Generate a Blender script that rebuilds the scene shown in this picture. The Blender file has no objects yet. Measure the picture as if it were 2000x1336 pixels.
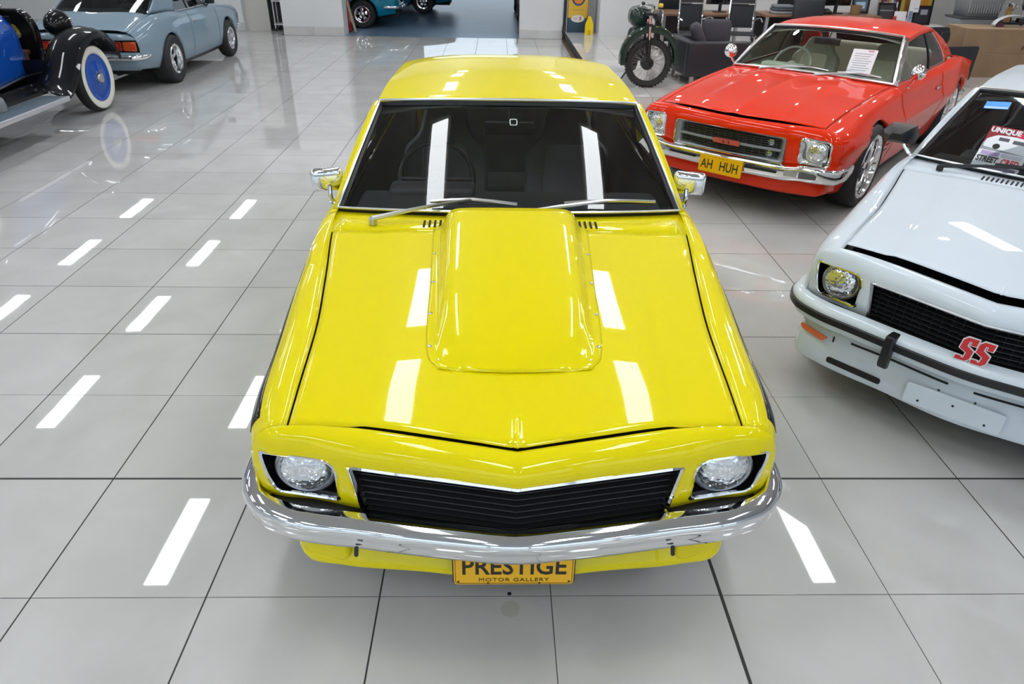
import bpy, bmesh, math, random
import numpy as np
from mathutils import Matrix, Vector
random.seed(7)
SC = bpy.context.scene
COL = SC.collection
PI = math.pi

# ------------------------------------------------------------------ camera
CAM = np.array([1.5997, -1.6098, 2.0041])
PITCH, YAW, ROLL = 0.5401, 0.0281, 0.0191
_F = np.array([math.sin(YAW)*math.cos(PITCH), math.cos(YAW)*math.cos(PITCH), -math.sin(PITCH)])
_R0 = np.array([math.cos(YAW), -math.sin(YAW), 0.0]); _U0 = np.cross(_R0, _F)
_R = _R0*math.cos(ROLL)+_U0*math.sin(ROLL); _U = -_R0*math.sin(ROLL)+_U0*math.cos(ROLL)
cd = bpy.data.cameras.new('camera'); cam = bpy.data.objects.new('camera', cd); COL.objects.link(cam)
cam.matrix_world = Matrix(((_R[0], _U[0], -_F[0], CAM[0]), (_R[1], _U[1], -_F[1], CAM[1]), (_R[2], _U[2], -_F[2], CAM[2]), (0, 0, 0, 1)))
cd.sensor_width = 36.0; cd.lens = 24.166; cd.clip_start = 0.05; cd.clip_end = 200
cd.dof.use_dof = True; cd.dof.focus_distance = 2.9; cd.dof.aperture_fstop = 6.3
SC.camera = cam
SC.view_settings.view_transform = 'Standard'; SC.view_settings.look = 'None'
SC.view_settings.exposure = -0.04; SC.view_settings.gamma = 1.0; SC.view_settings.use_curve_mapping = False
SC.cycles.use_adaptive_sampling = True; SC.cycles.adaptive_threshold = 0.05; SC.cycles.use_denoising = True
SC.cycles.max_bounces = 6; SC.cycles.diffuse_bounces = 3; SC.cycles.glossy_bounces = 4; SC.cycles.transmission_bounces = 4; SC.cycles.transparent_max_bounces = 10
# ------------------------------------------------------------------ daylight outside
W = bpy.data.worlds.new('sky'); SC.world = W; W.use_nodes = True
W.node_tree.nodes['Background'].inputs[0].default_value = (0.72, 0.86, 1.0, 1)
W.node_tree.nodes['Background'].inputs[1].default_value = 1.5
CEIL = 3.5          # ceiling height
PANEL = 18.0        # radiance of the ceiling panels

# ------------------------------------------------------------------ materials
MATS = {}
def mat(name, col=(.8, .8, .8), rough=.5, metal=0., coat=0., spec=.5, emit=None, estr=0., bump=None, noise=None, trans=0., coat_r=.03):
    if name in MATS: return MATS[name]
    m = bpy.data.materials.new(name); m.use_nodes = True; MATS[name] = m
    nt = m.node_tree; b = nt.nodes['Principled BSDF']
    b.inputs['Base Color'].default_value = (*col, 1)
    b.inputs['Roughness'].default_value = rough; b.inputs['Metallic'].default_value = metal
    b.inputs['Coat Weight'].default_value = coat; b.inputs['Coat Roughness'].default_value = coat_r
    b.inputs['Specular IOR Level'].default_value = spec
    if trans: b.inputs['Transmission Weight'].default_value = trans
    if emit: b.inputs['Emission Color'].default_value = (*emit, 1); b.inputs['Emission Strength'].default_value = estr
    if noise:      # (scale, amount): gentle procedural colour variation
        tc = nt.nodes.new('ShaderNodeTexCoord'); n = nt.nodes.new('ShaderNodeTexNoise'); n.inputs['Scale'].default_value = noise[0]; n.inputs['Detail'].default_value = 5
        r = nt.nodes.new('ShaderNodeMapRange'); r.inputs[1].default_value = .3; r.inputs[2].default_value = .7
        r.inputs[3].default_value = 1-noise[1]; r.inputs[4].default_value = 1+noise[1]
        mx = nt.nodes.new('ShaderNodeVectorMath'); mx.operation = 'SCALE'; mx.inputs[0].default_value = col
        nt.links.new(tc.outputs['Object'], n.inputs['Vector']); nt.links.new(n.outputs[0], r.inputs[0])
        nt.links.new(r.outputs[0], mx.inputs['Scale']); nt.links.new(mx.outputs[0], b.inputs['Base Color'])
    if bump:       # (kind, scale, strength, distance)
        tc = nt.nodes.new('ShaderNodeTexCoord')
        if bump[0] == 'wave': n = nt.nodes.new('ShaderNodeTexWave'); n.inputs['Scale'].default_value = bump[1]; n.inputs['Distortion'].default_value = 1.5
        elif bump[0] == 'vor': n = nt.nodes.new('ShaderNodeTexVoronoi'); n.inputs['Scale'].default_value = bump[1]
        else: n = nt.nodes.new('ShaderNodeTexNoise'); n.inputs['Scale'].default_value = bump[1]
        bp = nt.nodes.new('ShaderNodeBump'); bp.inputs['Strength'].default_value = bump[2]; bp.inputs['Distance'].default_value = bump[3]
        nt.links.new(tc.outputs['Object'], n.inputs['Vector']); nt.links.new(n.outputs[0], bp.inputs['Height']); nt.links.new(bp.outputs[0], b.inputs['Normal'])
    return m
def glass(name, tint=(.8, .85, .85), ior=1.5):
    if name in MATS: return MATS[name]
    m = bpy.data.materials.new(name); m.use_nodes = True; MATS[name] = m
    nt = m.node_tree; nt.nodes.clear()
    o = nt.nodes.new('ShaderNodeOutputMaterial'); mx = nt.nodes.new('ShaderNodeMixShader'); fr = nt.nodes.new('ShaderNodeFresnel'); fr.inputs[0].default_value = ior
    t = nt.nodes.new('ShaderNodeBsdfTransparent'); t.inputs[0].default_value = (*tint, 1)
    g = nt.nodes.new('ShaderNodeBsdfGlossy'); g.inputs['Roughness'].default_value = 0.0
    nt.links.new(fr.outputs[0], mx.inputs[0]); nt.links.new(t.outputs[0], mx.inputs[1]); nt.links.new(g.outputs[0], mx.inputs[2]); nt.links.new(mx.outputs[0], o.inputs[0])
    return m
def paint(name, col, rough=.4): return mat(name, col, rough, coat=.68, coat_r=.012, spec=.05)

YEL = paint('yellow_paint', (.85, .72, .0))
RED = paint('red_paint', (.78, .028, .0))
WHT = paint('white_paint', (.68, .755, .83))
GRY = paint('bluegrey_paint', (.235, .325, .40))
TEAL = paint('teal_paint', (.0, .20, .32))
BLUE = paint('blue_paint', (.005, .075, .42))
BLKP = paint('black_paint', (.006, .006, .008))
CHR = mat('chrome', (.86, .87, .89), .06, 1.0)
BTR = mat('bright_trim', (.82, .83, .85), .32, 1.0)
SAT = mat('satin_metal', (.55, .56, .58), .28, 1.0)
ALU = mat('polished_alloy', (.75, .76, .78), .16, 1.0)
BLK = mat('black_plastic', (.012, .012, .014), .38)
GBLK = mat('gloss_black', (.008, .008, .010), .12, coat=.5)
DARK = mat('dark_underside', (.012, .012, .013), .8)
RUB = mat('tyre_rubber', (.018, .018, .019), .62, bump=('noise', 60, .2, .002))
SEAL = mat('rubber_seal', (.014, .016, .018), .45)
GL = glass('windscreen_glass', (.86, .90, .90), 1.55)
GLG = glass('tinted_glass', (.45, .48, .48), 1.5)
GLC = glass('clear_glass', (.93, .97, .95), 1.5)
LENS = mat('headlamp_lens', (.80, .83, .86), .10, .85, coat=1.0, bump=('vor', 70, .55, .004))
TRIMD = mat('dark_trim', (.07, .073, .078), .6)
VINYL = mat('charcoal_vinyl', (.10, .106, .115), .5, noise=(8, .15))
CREAM = mat('cream_vinyl', (.62, .60, .47), .5)
AMB = mat('amber_lens', (.85, .16, .02), .15, coat=.6)
REDL = mat('red_lens', (.32, .012, .008), .15, coat=.6)
PLATE = mat('plate_amber', (.95, .52, .0), .35, coat=.3)
INK = mat('black_print', (.02, .018, .015), .5)
WALL = mat('white_wall_paint', (.72, .73, .74), .6, noise=(1.2, .03))

# ------------------------------------------------------------------ curve maths
def spl(pts, n):
    P = np.array(pts, float); m = len(P)
    if m == 2: return np.array([P[0]+(P[1]-P[0])*i/(n-1) for i in range(n)])
    d = np.maximum(np.linalg.norm(np.diff(P, axis=0), axis=1), 1e-6); t = np.concatenate([[0], np.cumsum(d)])
    s = np.diff(P, axis=0)/d[:, None]; T = np.zeros_like(P)
    for i in range(1, m-1): T[i] = (s[i-1]*d[i]+s[i]*d[i-1])/(d[i-1]+d[i])
    T[0] = 1.5*s[0]-.5*T[1]; T[-1] = 1.5*s[-1]-.5*T[-2]
    u = np.linspace(0, t[-1], n); k = np.clip(np.searchsorted(t, u, 'right')-1, 0, m-2)
    h = d[k]; x = (u-t[k])/h; x = x[:, None]; h = h[:, None]
    return (2*x**3-3*x**2+1)*P[k]+(x**3-2*x**2+x)*h*T[k]+(-2*x**3+3*x**2)*P[k+1]+(x**3-x**2)*h*T[k+1]
def fn(*pts):
    """monotone cubic: first value -> the others"""
    A = np.array(pts, float); x = A[:, 0]; Y = A[:, 1:]; h = np.diff(x); dl = np.diff(Y, axis=0)/h[:, None]; m = len(x); D = np.zeros_like(Y)
    for c in range(Y.shape[1]):
        for i in range(1, m-1):
            if dl[i-1, c]*dl[i, c] > 0:
                w1, w2 = 2*h[i]+h[i-1], h[i]+2*h[i-1]; D[i, c] = (w1+w2)/(w1/dl[i-1, c]+w2/dl[i, c])
        D[0, c] = dl[0, c]; D[-1, c] = dl[-1, c]
    def f(v):
        v = min(max(v, x[0]), x[-1]); k = min(max(int(np.searchsorted(x, v, 'right'))-1, 0), m-2); t = (v-x[k])/h[k]
        r = (2*t**3-3*t**2+1)*Y[k]+(t**3-2*t**2+t)*h[k]*D[k]+(-2*t**3+3*t**2)*Y[k+1]+(t**3-t**2)*h[k]*D[k+1]
        return r if len(r) > 1 else float(r[0])
    return f
def line(*pts):
    f = fn(*pts)
    def g(y):
        s, z = f(y); return np.array([s, y, z])
    return g
def rpoly(pts, r, n=6):
    """rounded polygon outline; r scalar or per corner"""
    P = [np.array(q, float) for q in pts]; m = len(P); out = []
    for i in range(m):
        a, b, c = P[i-1], P[i], P[(i+1) % m]; rr = r[i] if isinstance(r, (list, tuple)) else r
        u = (a-b); lu = np.linalg.norm(u); u /= lu; v = (c-b); lv = np.linalg.norm(v); v /= lv; k = min(rr*1.2, lu*.48, lv*.48)
        p0, p1 = b+u*k, b+v*k
        for j in range(n+1):
            t = j/n; out.append((1-t)**2*p0+2*t*(1-t)*b+t*t*p1)
    return np.array(out)
def inpoly(p, poly):
    x, y = p; c = False; n = len(poly); j = n-1
    for i in range(n):
        if (poly[i][1] > y) != (poly[j][1] > y) and x < (poly[j][0]-poly[i][0])*(y-poly[i][1])/(poly[j][1]-poly[i][1])+poly[i][0]: c = not c
        j = i
    return c
def nearest(p, poly):
    A = np.asarray(poly); B = np.roll(A, -1, 0); d = B-A; t = np.clip(((p-A)*d).sum(1)/np.maximum((d*d).sum(1), 1e-12), 0, 1); q = A+d*t[:, None]
    return q[np.argmin(((q-p)**2).sum(1))]
def lerp(a, b, t): return a+(b-a)*t
def sstep(a, b, x):
    t = min(max((x-a)/(b-a), 0), 1); return t*t*(3-2*t)

# ------------------------------------------------------------------ mesh builder
class MB:
    def __init__(s): s.v = []; s.f = []
    def add(s, V, F):
        o = len(s.v); s.v += [tuple(map(float, q)) for q in V]; s.f += [tuple(o+i for i in q) for q in F]; return s
    def grid(s, P, flip=False, keep=None, cu=False, cv=False):
        P = np.asarray(P, float); n, m = P.shape[:2]; F = []
        for i in range(n if cu else n-1):
            for j in range(m if cv else m-1):
                if keep is not None and not keep[i][j]: continue
                a, b, c, d = i*m+j, i*m+(j+1) % m, ((i+1) % n)*m+(j+1) % m, ((i+1) % n)*m+j
                F.append((d, c, b, a) if flip else (a, b, c, d))
        return s.add(P.reshape(-1, 3), F)
    def box(s, c, d, R=None, bev=0):
        V = [(x*d[0]/2, y*d[1]/2, z*d[2]/2) for x in (-1, 1) for y in (-1, 1) for z in (-1, 1)]
        if R is not None: V = [R @ Vector(q) for q in V]
        V = [(q[0]+c[0], q[1]+c[1], q[2]+c[2]) for q in V]
        return s.add(V, [(0, 1, 3, 2), (4, 6, 7, 5), (0, 4, 5, 1), (2, 3, 7, 6), (0, 2, 6, 4), (1, 5, 7, 3)])
    def rbox(s, c, d, r, R=None, n=3):
        """box with rounded vertical and horizontal edges (superellipsoid-like loft along z)"""
        hx, hy, hz = d[0]/2, d[1]/2, d[2]/2; r = min(r, hx*.99, hy*.99, hz*.99); rings = []
        prof = [(r*(1-math.sin(a)), -hz+r*(1-math.cos(a))) for a in [PI/2*k/n for k in range(n+1)]]
        prof = prof + [(q, -z) for q, z in reversed(prof)]
        for ins, z in prof:
            ring = []
            for qx, qy, a0 in ((1, 1, 0), (-1, 1, PI/2), (-1, -1, PI), (1, -1, 1.5*PI)):
                for k in range(n+1):
                    a = a0+PI/2*k/n; rr = max(r-ins, 0)
                    ring.append((qx*(hx-r)+rr*math.cos(a), qy*(hy-r)+rr*math.sin(a), z))
            rings.append(ring)
        V = [q for g in rings for q in g]; m = len(rings[0]); F = []
        for i in range(len(rings)-1):
            for j in range(m): F.append((i*m+j, i*m+(j+1) % m, (i+1)*m+(j+1) % m, (i+1)*m+j))
        F.append(tuple(reversed(range(m)))); F.append(tuple((len(rings)-1)*m+j for j in range(m)))
        if R is not None: V = [R @ Vector(q) for q in V]
        return s.add([(q[0]+c[0], q[1]+c[1], q[2]+c[2]) for q in V], F)
    def tube(s, path, r, n=8, closed=False, cap=True):
        P = [Vector(q) for q in path]; m = len(P); rings = []; up = None
        for i in range(m):
            if closed: t = P[(i+1) % m]-P[i-1]
            else: t = P[min(i+1, m-1)]-P[max(i-1, 0)]
            t.normalize()
            if up is None: up = t.orthogonal().normalized()
            else:
                up = up-t*up.dot(t); up = up.normalized() if up.length > 1e-6 else t.orthogonal().normalized()
            w = t.cross(up); rr = r[i] if isinstance(r, (list, tuple, np.ndarray)) else r
            rings.append([P[i]+(up*math.cos(2*PI*k/n)+w*math.sin(2*PI*k/n))*rr for k in range(n)])
        V = [q for g in rings for q in g]; F = []
        for i in range(m if closed else m-1):
            for k in range(n): F.append((i*n+k, i*n+(k+1) % n, ((i+1) % m)*n+(k+1) % n, ((i+1) % m)*n+k))
        if cap and not closed: F.append(tuple(reversed(range(n)))); F.append(tuple((m-1)*n+k for k in range(n)))
        return s.add(V, F)
    def lathe(s, prof, o=(0, 0, 0), axis='z', n=32, R=None, cap=False):
        """prof: (radius, height) along the axis"""
        V = []; m = len(prof)
        for k in range(n):
            a = 2*PI*k/n
            for r, h in prof:
                q = {'z': (r*math.cos(a), r*math.sin(a), h), 'y': (r*math.cos(a), h, r*math.sin(a)), 'x': (h, r*math.cos(a), r*math.sin(a))}[axis]
                if R is not None: q = R @ Vector(q)
                V.append((q[0]+o[0], q[1]+o[1], q[2]+o[2]))
        F = [(k*m+j, ((k+1) % n)*m+j, ((k+1) % n)*m+j+1, k*m+j+1) for k in range(n) for j in range(m-1)]
        if cap: F.append(tuple(k*m for k in range(n))); F.append(tuple(k*m+m-1 for k in reversed(range(n))))
        return s.add(V, F)
    def prism(s, poly, d, M4=None, inset=0):
        """2-D outline in local xy, extruded to z=d; M4 places it"""
        n = len(poly); V = [(q[0], q[1], 0) for q in poly]+[(q[0], q[1], d) for q in poly]
        if M4 is not None: V = [M4 @ Vector(q) for q in V]
        F = [tuple(reversed(range(n))), tuple(range(n, 2*n))]+[(i, (i+1) % n, n+(i+1) % n, n+i) for i in range(n)]
        return s.add(V, F)
    def sweep(s, path, sec, closed_sec=True, cap=True, zf=None):
        """path: (x,y) plan points; sec: (outward, z). outward = right of travel"""
        P = np.array(path, float); n = len(P); G = []
        for i in range(n):
            t = P[min(i+1, n-1)]-P[max(i-1, 0)]; t /= np.linalg.norm(t); o = np.array([t[1], -t[0]])
            dz = zf(P[i][0], P[i][1]) if zf else 0
            G.append([(P[i][0]+o[0]*a, P[i][1]+o[1]*a, z+dz) for a, z in sec])
        k = len(s.v); s.grid(G, cv=closed_sec); m = len(sec)
        if cap and closed_sec: s.f.append(tuple(k+j for j in range(m))); s.f.append(tuple(k+(n-1)*m+j for j in reversed(range(m))))
        return s
    def build(s, name, m, parent=None, sharp=35, solid=0, bevel=0, fix=True, loc=None):
        me = bpy.data.meshes.new(name); me.from_pydata(s.v, [], s.f); me.materials.append(m)
        if fix:
            b = bmesh.new(); b.from_mesh(me); bmesh.ops.remove_doubles(b, verts=b.verts, dist=1e-5)
            loose = [q for q in b.verts if not q.link_faces]; bmesh.ops.delete(b, geom=loose, context='VERTS')
            if fix == 'n': bmesh.ops.recalc_face_normals(b, faces=b.faces)
            b.to_mesh(me); b.free()
        me.polygons.foreach_set('use_smooth', [True]*len(me.polygons))
        me.set_sharp_from_angle(angle=math.radians(sharp))
        ob = bpy.data.objects.new(name, me); COL.objects.link(ob)
        if parent: ob.parent = parent
        if loc is not None: ob.location = loc
        if bevel:
            q = ob.modifiers.new('bevel', 'BEVEL'); q.width = bevel; q.segments = 2; q.limit_method = 'ANGLE'; q.angle_limit = math.radians(40)
        if solid:
            q = ob.modifiers.new('thickness', 'SOLIDIFY'); q.thickness = solid; q.offset = -1
        return ob
def tag(o, label=None, cat=None, group=None, kind=None):
    if label: o['label'] = label
    if cat: o['category'] = cat
    if group: o['group'] = group
    if kind: o['kind'] = kind
    return o
def thing(name, label, cat, loc=(0, 0, 0), rotz=0, group=None):
    o = bpy.data.objects.new(name, None); COL.objects.link(o); o.empty_display_size = .1
    o.location = loc; o.rotation_euler = (0, 0, rotz); return tag(o, label, cat, group)
def dup(o, parent=None):
    c = o.copy(); COL.objects.link(c); c.parent = parent
    for ch in o.children: dup(ch, c)
    return c
def text(s, size, m, parent, M4, name='lettering', xs=1., ext=.0006, bold=0., sp=1., align='CENTER', shear=0.):
    cu = bpy.data.curves.new(name, 'FONT'); cu.body = s; cu.size = size; cu.extrude = ext; cu.align_x = align; cu.align_y = 'CENTER'; cu.offset = bold; cu.space_character = sp; cu.shear = shear; cu.resolution_u = 3
    ob = bpy.data.objects.new(name, cu); COL.objects.link(ob)
    dg = bpy.context.evaluated_depsgraph_get(); dg.update()
    me = bpy.data.meshes.new_from_object(ob.evaluated_get(dg)); bpy.data.objects.remove(ob); bpy.data.curves.remove(cu)
    me.transform(M4 @ Matrix.Diagonal((xs, 1, 1, 1))); me.materials.clear(); me.materials.append(m); me.name = name
    o = bpy.data.objects.new(name, me); COL.objects.link(o); o.parent = parent
    return o
def T(x, y, z): return Matrix.Translation((x, y, z))
def Rx(a): return Matrix.Rotation(a, 4, 'X')
def Ry(a): return Matrix.Rotation(a, 4, 'Y')
def Rz(a): return Matrix.Rotation(a, 4, 'Z')
def circle(r, n, c=(0, 0)): return [(c[0]+r*math.cos(2*PI*k/n), c[1]+r*math.sin(2*PI*k/n)) for k in range(n)]
FRONT = Rx(PI/2)      # text/outline plane turned upright, facing -y

# ================================================================== the room
TS = .6
def floor_material():
    m = mat('floor_tile_glaze', (.50, .505, .50), .11, spec=.5)
    nt = m.node_tree; b = nt.nodes['Principled BSDF']; tc = nt.nodes.new('ShaderNodeTexCoord'); oi = nt.nodes.new('ShaderNodeObjectInfo')
    geo = nt.nodes.new('ShaderNodeNewGeometry')
    n = nt.nodes.new('ShaderNodeTexNoise'); n.inputs['Scale'].default_value = 2.3; n.inputs['Detail'].default_value = 6; n.inputs['Distortion'].default_value = .6
    r = nt.nodes.new('ShaderNodeValToRGB'); r.color_ramp.elements[0].position = .3; r.color_ramp.elements[0].color = (.56, .555, .54, 1); r.color_ramp.elements[1].position = .72; r.color_ramp.elements[1].color = (.645, .64, .63, 1)
    nt.links.new(geo.outputs['Position'], n.inputs['Vector']); nt.links.new(n.outputs[0], r.inputs[0])
    mr = nt.nodes.new('ShaderNodeMapRange'); mr.inputs[3].default_value = .95; mr.inputs[4].default_value = 1.03; nt.links.new(oi.outputs['Random'], mr.inputs[0])
    vm = nt.nodes.new('ShaderNodeVectorMath'); vm.operation = 'SCALE'; nt.links.new(r.outputs[0], vm.inputs[0]); nt.links.new(mr.outputs[0], vm.inputs['Scale']); nt.links.new(vm.outputs[0], b.inputs['Base Color'])
    n2 = nt.nodes.new('ShaderNodeTexNoise'); n2.inputs['Scale'].default_value = 7; n2.inputs['Detail'].default_value = 8
    mr2 = nt.nodes.new('ShaderNodeMapRange'); mr2.inputs[1].default_value = .35; mr2.inputs[2].default_value = .75; mr2.inputs[3].default_value = .008; mr2.inputs[4].default_value = .035; b.inputs['IOR'].default_value = 1.58
    nt.links.new(geo.outputs['Position'], n2.inputs['Vector']); nt.links.new(n2.outputs[0], mr2.inputs[0]); nt.links.new(mr2.outputs[0], b.inputs['Roughness'])
    return m
TILE = floor_material()
DARKF = mat('hole_black', (.01, .01, .01), .9)
GROUT = mat('dark_grout', (.045, .045, .045), .8)
XL, XR, YB, YF = -9., 12., -9., 14.4      # room extent; back wall stands at YF
fl = MB().box(((XL+XR)/2, (YB+15.6)/2, -.0755), (XR-XL, 15.6-YB, .15)).build('floor', GROUT); tag(fl, 'light grey polished tile floor with dark joints', None, None, 'structure')
def tile_mesh(w, d, h=.006, c=.0004):
    V = [(-w/2, -d/2, 0), (w/2, -d/2, 0), (w/2, d/2, 0), (-w/2, d/2, 0)]
    V += [(q[0], q[1], h-c) for q in V]+[(q[0]-math.copysign(c, q[0]), q[1]-math.copysign(c, q[1]), h) for q in V]
    F = [(8, 9, 10, 11)]+[(a+i, a+(i+1) % 4, a+4+(i+1) % 4, a+4+i) for a in (0, 4) for i in range(4)]
    return V, F
tv, tf = tile_mesh(TS-.006, TS-.006)
tm = bpy.data.meshes.new('tile'); tm.from_pydata(tv, [], tf); tm.materials.append(TILE)
def seen(x, y):
    d = np.array([x, y, 0])-CAM; z = d@_F
    if z < .3: return 0
    u, v = 1000+1342.5*(d@_R)/z, 668-1342.5*(d@_U)/z
    return 1/z if -160 < u < 2160 and -60 < v < 1480 else 0
cells = []
for c in range(int(XL/TS), int(XR/TS)):
    for r in range(int(YB/TS), 26 if (c+1)*TS < -2.9 else 24):
        cells.append((seen((c+.5)*TS, (r+.5)*TS), c, r))
cells.sort(reverse=True)
rest = MB()
for i, (w, c, r) in enumerate(cells):
    x, y = (c+.5)*TS, (r+.5)*TS
    gx = -.003 if c == 3 else (.003 if c == 4 else 0); gy = -.003 if r == 0 else (.003 if r == 1 else 0)
    if w > 0 and i < 300:
        o = bpy.data.objects.new('tile', tm); COL.objects.link(o); o.parent = fl; o.location = (x+gx, y+gy, -.005)
    else: rest.add([(q[0]+x, q[1]+y, q[2]-.005) for q in tv], tf)
tag(rest.build('tile_field', TILE, fl, fix=False), kind='stuff')

MB().lathe([(.0001, .0014), (.0075, .0014), (.0078, .0008)], (1.653, .008, 0), 'z', 16).build('drain_hole', DARKF, fl)
st_m = mat('floor_stain', (.535, .525, .50), .05); MB().prism([(q[0]*(1+.06*math.sin(i*1.7)), q[1]*(1+.05*math.cos(i*2.3))) for i, q in enumerate(circle(.033, 26))], .0002, T(1.655, -.055, .0011)).build('dried_stain', st_m, fl, fix='n')
# raised office platform on the right
PLX, PLY, PLZ = 3.05, 7.75, .15
pf = MB().box(((PLX+XR)/2, (PLY+YF)/2, PLZ/2-.0017), (XR-PLX, YF-PLY, PLZ-.0034)).build('floor_platform', GROUT); tag(pf, 'raised tiled platform under the office furniture', None, None, 'structure')
k = 0
for c in range(15):
    for r in range(12):
        x, y = PLX+(c+.5)*TS, PLY+(r+.5)*TS
        if x < XR-.2 and y < YF-.2:
            o = bpy.data.objects.new('tile', tm); COL.objects.link(o); o.parent = pf; o.location = (x, y, PLZ-.008)
rv, rf_ = tile_mesh(TS-.005, PLZ-.008); rm = bpy.data.meshes.new('riser_tile'); rm.from_pydata(rv, [], rf_); rm.materials.append(TILE)
for c in range(15):
    o = bpy.data.objects.new('riser_tile', rm); COL.objects.link(o); o.parent = pf; o.location = (PLX+(c+.5)*TS, PLY, PLZ/2-.002); o.rotation_euler = (PI/2, 0, 0)

def wall(name, x0, x1, y0, y1, z0=0, z1=CEIL, m=WALL, label=None):
    o = MB().box(((x0+x1)/2, (y0+y1)/2, (z0+z1)/2), (x1-x0, y1-y0, z1-z0)).build(name, m); tag(o, label, None, None, 'structure'); return o
wall('wall_left', XL-.2, XL, YB, YF+.6)
wall('wall_right', XR, XR+.2, YB, 27)
# back wall: beige door and dark store on the left, pier, wide opening, pier, pump niche, office wall
wall('wall_back_left', XL, -3.86, YF+.55, YF+.75)
wall('wall_back_pier_left', -2.92, -1.64, YF-.02, YF+.45, label='white pier on the left of the wide opening')
wall('wall_back_pier_right', 2.08, 3.0, YF, YF+.45, label='white pier on the right of the wide opening')
wall('wall_back_niche', 3.0, 3.72, YF+.30, YF+.45, label='white wall behind the petrol pump niche')
wall('wall_back_office', 3.72, 12, YF-.42, YF+.45, label='pale grey wall behind the office')
wall('wall_back_lintel', -3.9, 3.0, YF+.2, YF+.45, 2.5, CEIL)
for nm, x0, x1, yy in (('baseboard_pier_left', -2.92, -1.64, YF-.02), ('baseboard_pier_right', 2.08, 3.0, YF)):
    b = MB().box(((x0+x1)/2, yy-.004, .002), (x1-x0, .006, .002)).build(nm, GROUT); tag(b, kind='structure')
    n = 2
    for i in range(n):
        q = MB().box((x0+(i+.5)*(x1-x0)/n, yy-.006, .09), ((x1-x0)/n-.006, .012, .17)).build('skirting_tile', TILE, b)
b = MB().box((-6.4, YF+.546, .002), (5.1, .006, .002)).build('baseboard_back_left', GROUT); tag(b, kind='structure')
for i in range(8): MB().box((-4.2-i*.6, YF+.543, .09), (.594, .012, .17)).build('skirting_tile', TILE, b)
# front of the showroom behind the camera: shop window wall
wall('wall_front_low', XL, XR, YB-.2, YB, 0, .4)
wall('wall_front_top', XL, XR, YB-.2, YB, 2.9, CEIL)
for i in range(8): wall('wall_front_mullion', XL+i*3-.08, XL+i*3+.08, YB-.15, YB-.05, .4, 2.9)
cl = MB().box(((XL+XR)/2, (YB+27)/2, CEIL+.1), (XR-XL+.4, 27-YB+.4, .2)).build('ceiling', mat('grey_ceiling', (.50, .50, .505), .8)); tag(cl, kind='structure')
# beige door standing open at the far left, dark store behind it
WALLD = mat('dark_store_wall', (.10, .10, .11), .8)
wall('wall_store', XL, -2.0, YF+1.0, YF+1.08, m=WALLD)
dr = MB().box((-3.62, YF+.62, 1.05), (.50, .045, 2.1)).build('door_1', mat('beige_door', (.60, .58, .53), .5), bevel=.004); dr.rotation_euler = (0, 0, 0); tag(dr, 'beige door beside the dark store room', None, None, 'structure')
fr = MB(); fr.box((-3.89, YF+.6, 1.05), (.05, .12, 2.14)); tag(fr.build('trim_1', mat('grey_door_frame', (.45, .45, .44), .5)), kind='structure')
# service bay behind the opening
BAY = mat('bay_floor_paint', (.15, .24, .35), .34, noise=(.8, .2))
bf = MB().box((2.25, 21.5, -.06), (14.5, 11.8, .12)).box((.22, 15.0, -.06), (3.72, 1.2, .12)).build('floor_service_bay', BAY); tag(bf, 'blue-grey painted floor of the bay beyond the opening', None, None, 'structure')
wall('wall_bay_left', -5.2, -5.0, YF+.45, 27); wall('wall_bay_left_end', -5.2, -1.2, 26.8, 27)
wall('wall_bay_right_end', 5.2, 12, 26.8, 27); wall('wall_bay_head', -1.2, 5.2, 26.8, 27, 3.0, CEIL)
yd = MB().box((2, 45, -.06), (60, 36, .1)).build('ground_outside', mat('concrete_yard', (.55, .56, .57), .8, noise=(.5, .1))); tag(yd, 'sunlit concrete yard outside the bay', None, None, 'structure')
dn = MB(); dn.box((3.02, 12.6, .0045), (.10, 3.6, .006)); tag(dn.build('trim_drain', mat('bronze_drain', (.16, .12, .08), .4, .6)), 'bronze drain strip let into the tiles', None, None, 'structure')

# ------------------------------------------------------------------ ceiling lights
DIFF = mat('light_diffuser', (1, 1, 1), .5, emit=(.93, .97, 1.0), estr=PANEL)
LAMP = mat('downlight_glow', (1, 1, 1), .5, emit=(1.0, .97, .93), estr=PANEL*28)
WMET = mat('white_metal', (.8, .8, .8), .4)
cf = MB().box((0, 0, -.01), (.30, 1.26, .04)); cf = cf.build('ceiling_light', WMET, bevel=.004)
cdif = MB().rbox((0, 0, -.034), (.22, 1.16, .012), .005).build('diffuser', DIFF, cf)
first = True
ROWS = [(-6.4, 'above the vintage car', None), (-4.05, 'above the pale blue coupe', None), (-1.66, 'over the aisle left of the yellow car', None), (.80, 'above the driver side of the yellow car', 1), (2.78, 'above the passenger side of the yellow car', 1), (4.85, 'above the white car', None), (6.95, 'beyond the white car roof', 2)]
for x, nm, st_ in ROWS:
    for y in ([.7, 3.1, 5.5] if st_ == 2 else [-5., -2.6, -.2, 2.2, 3.9, 6.3, 8.7, 11.1, 13.3] if st_ else [3.5+2.43*kk for kk in range(-4, 5)]):
        if 4 < x < 6 and y > 4.5: continue
        o = cf if first else dup(cf); first = False
        o.location = (x, y, CEIL-.012); tag(o, 'long ceiling light panel in the row '+nm, 'ceiling light', 'ceiling lights')
dl = MB().lathe([(.06, 0), (.075, 0), (.08, -.012), (.062, -.012), (.06, 0)], n=20).build('downlight', WMET)
MB().lathe([(.0001, -.004), (.06, -.004)], n=20).build('bulb', LAMP, dl)
first = True
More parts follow.
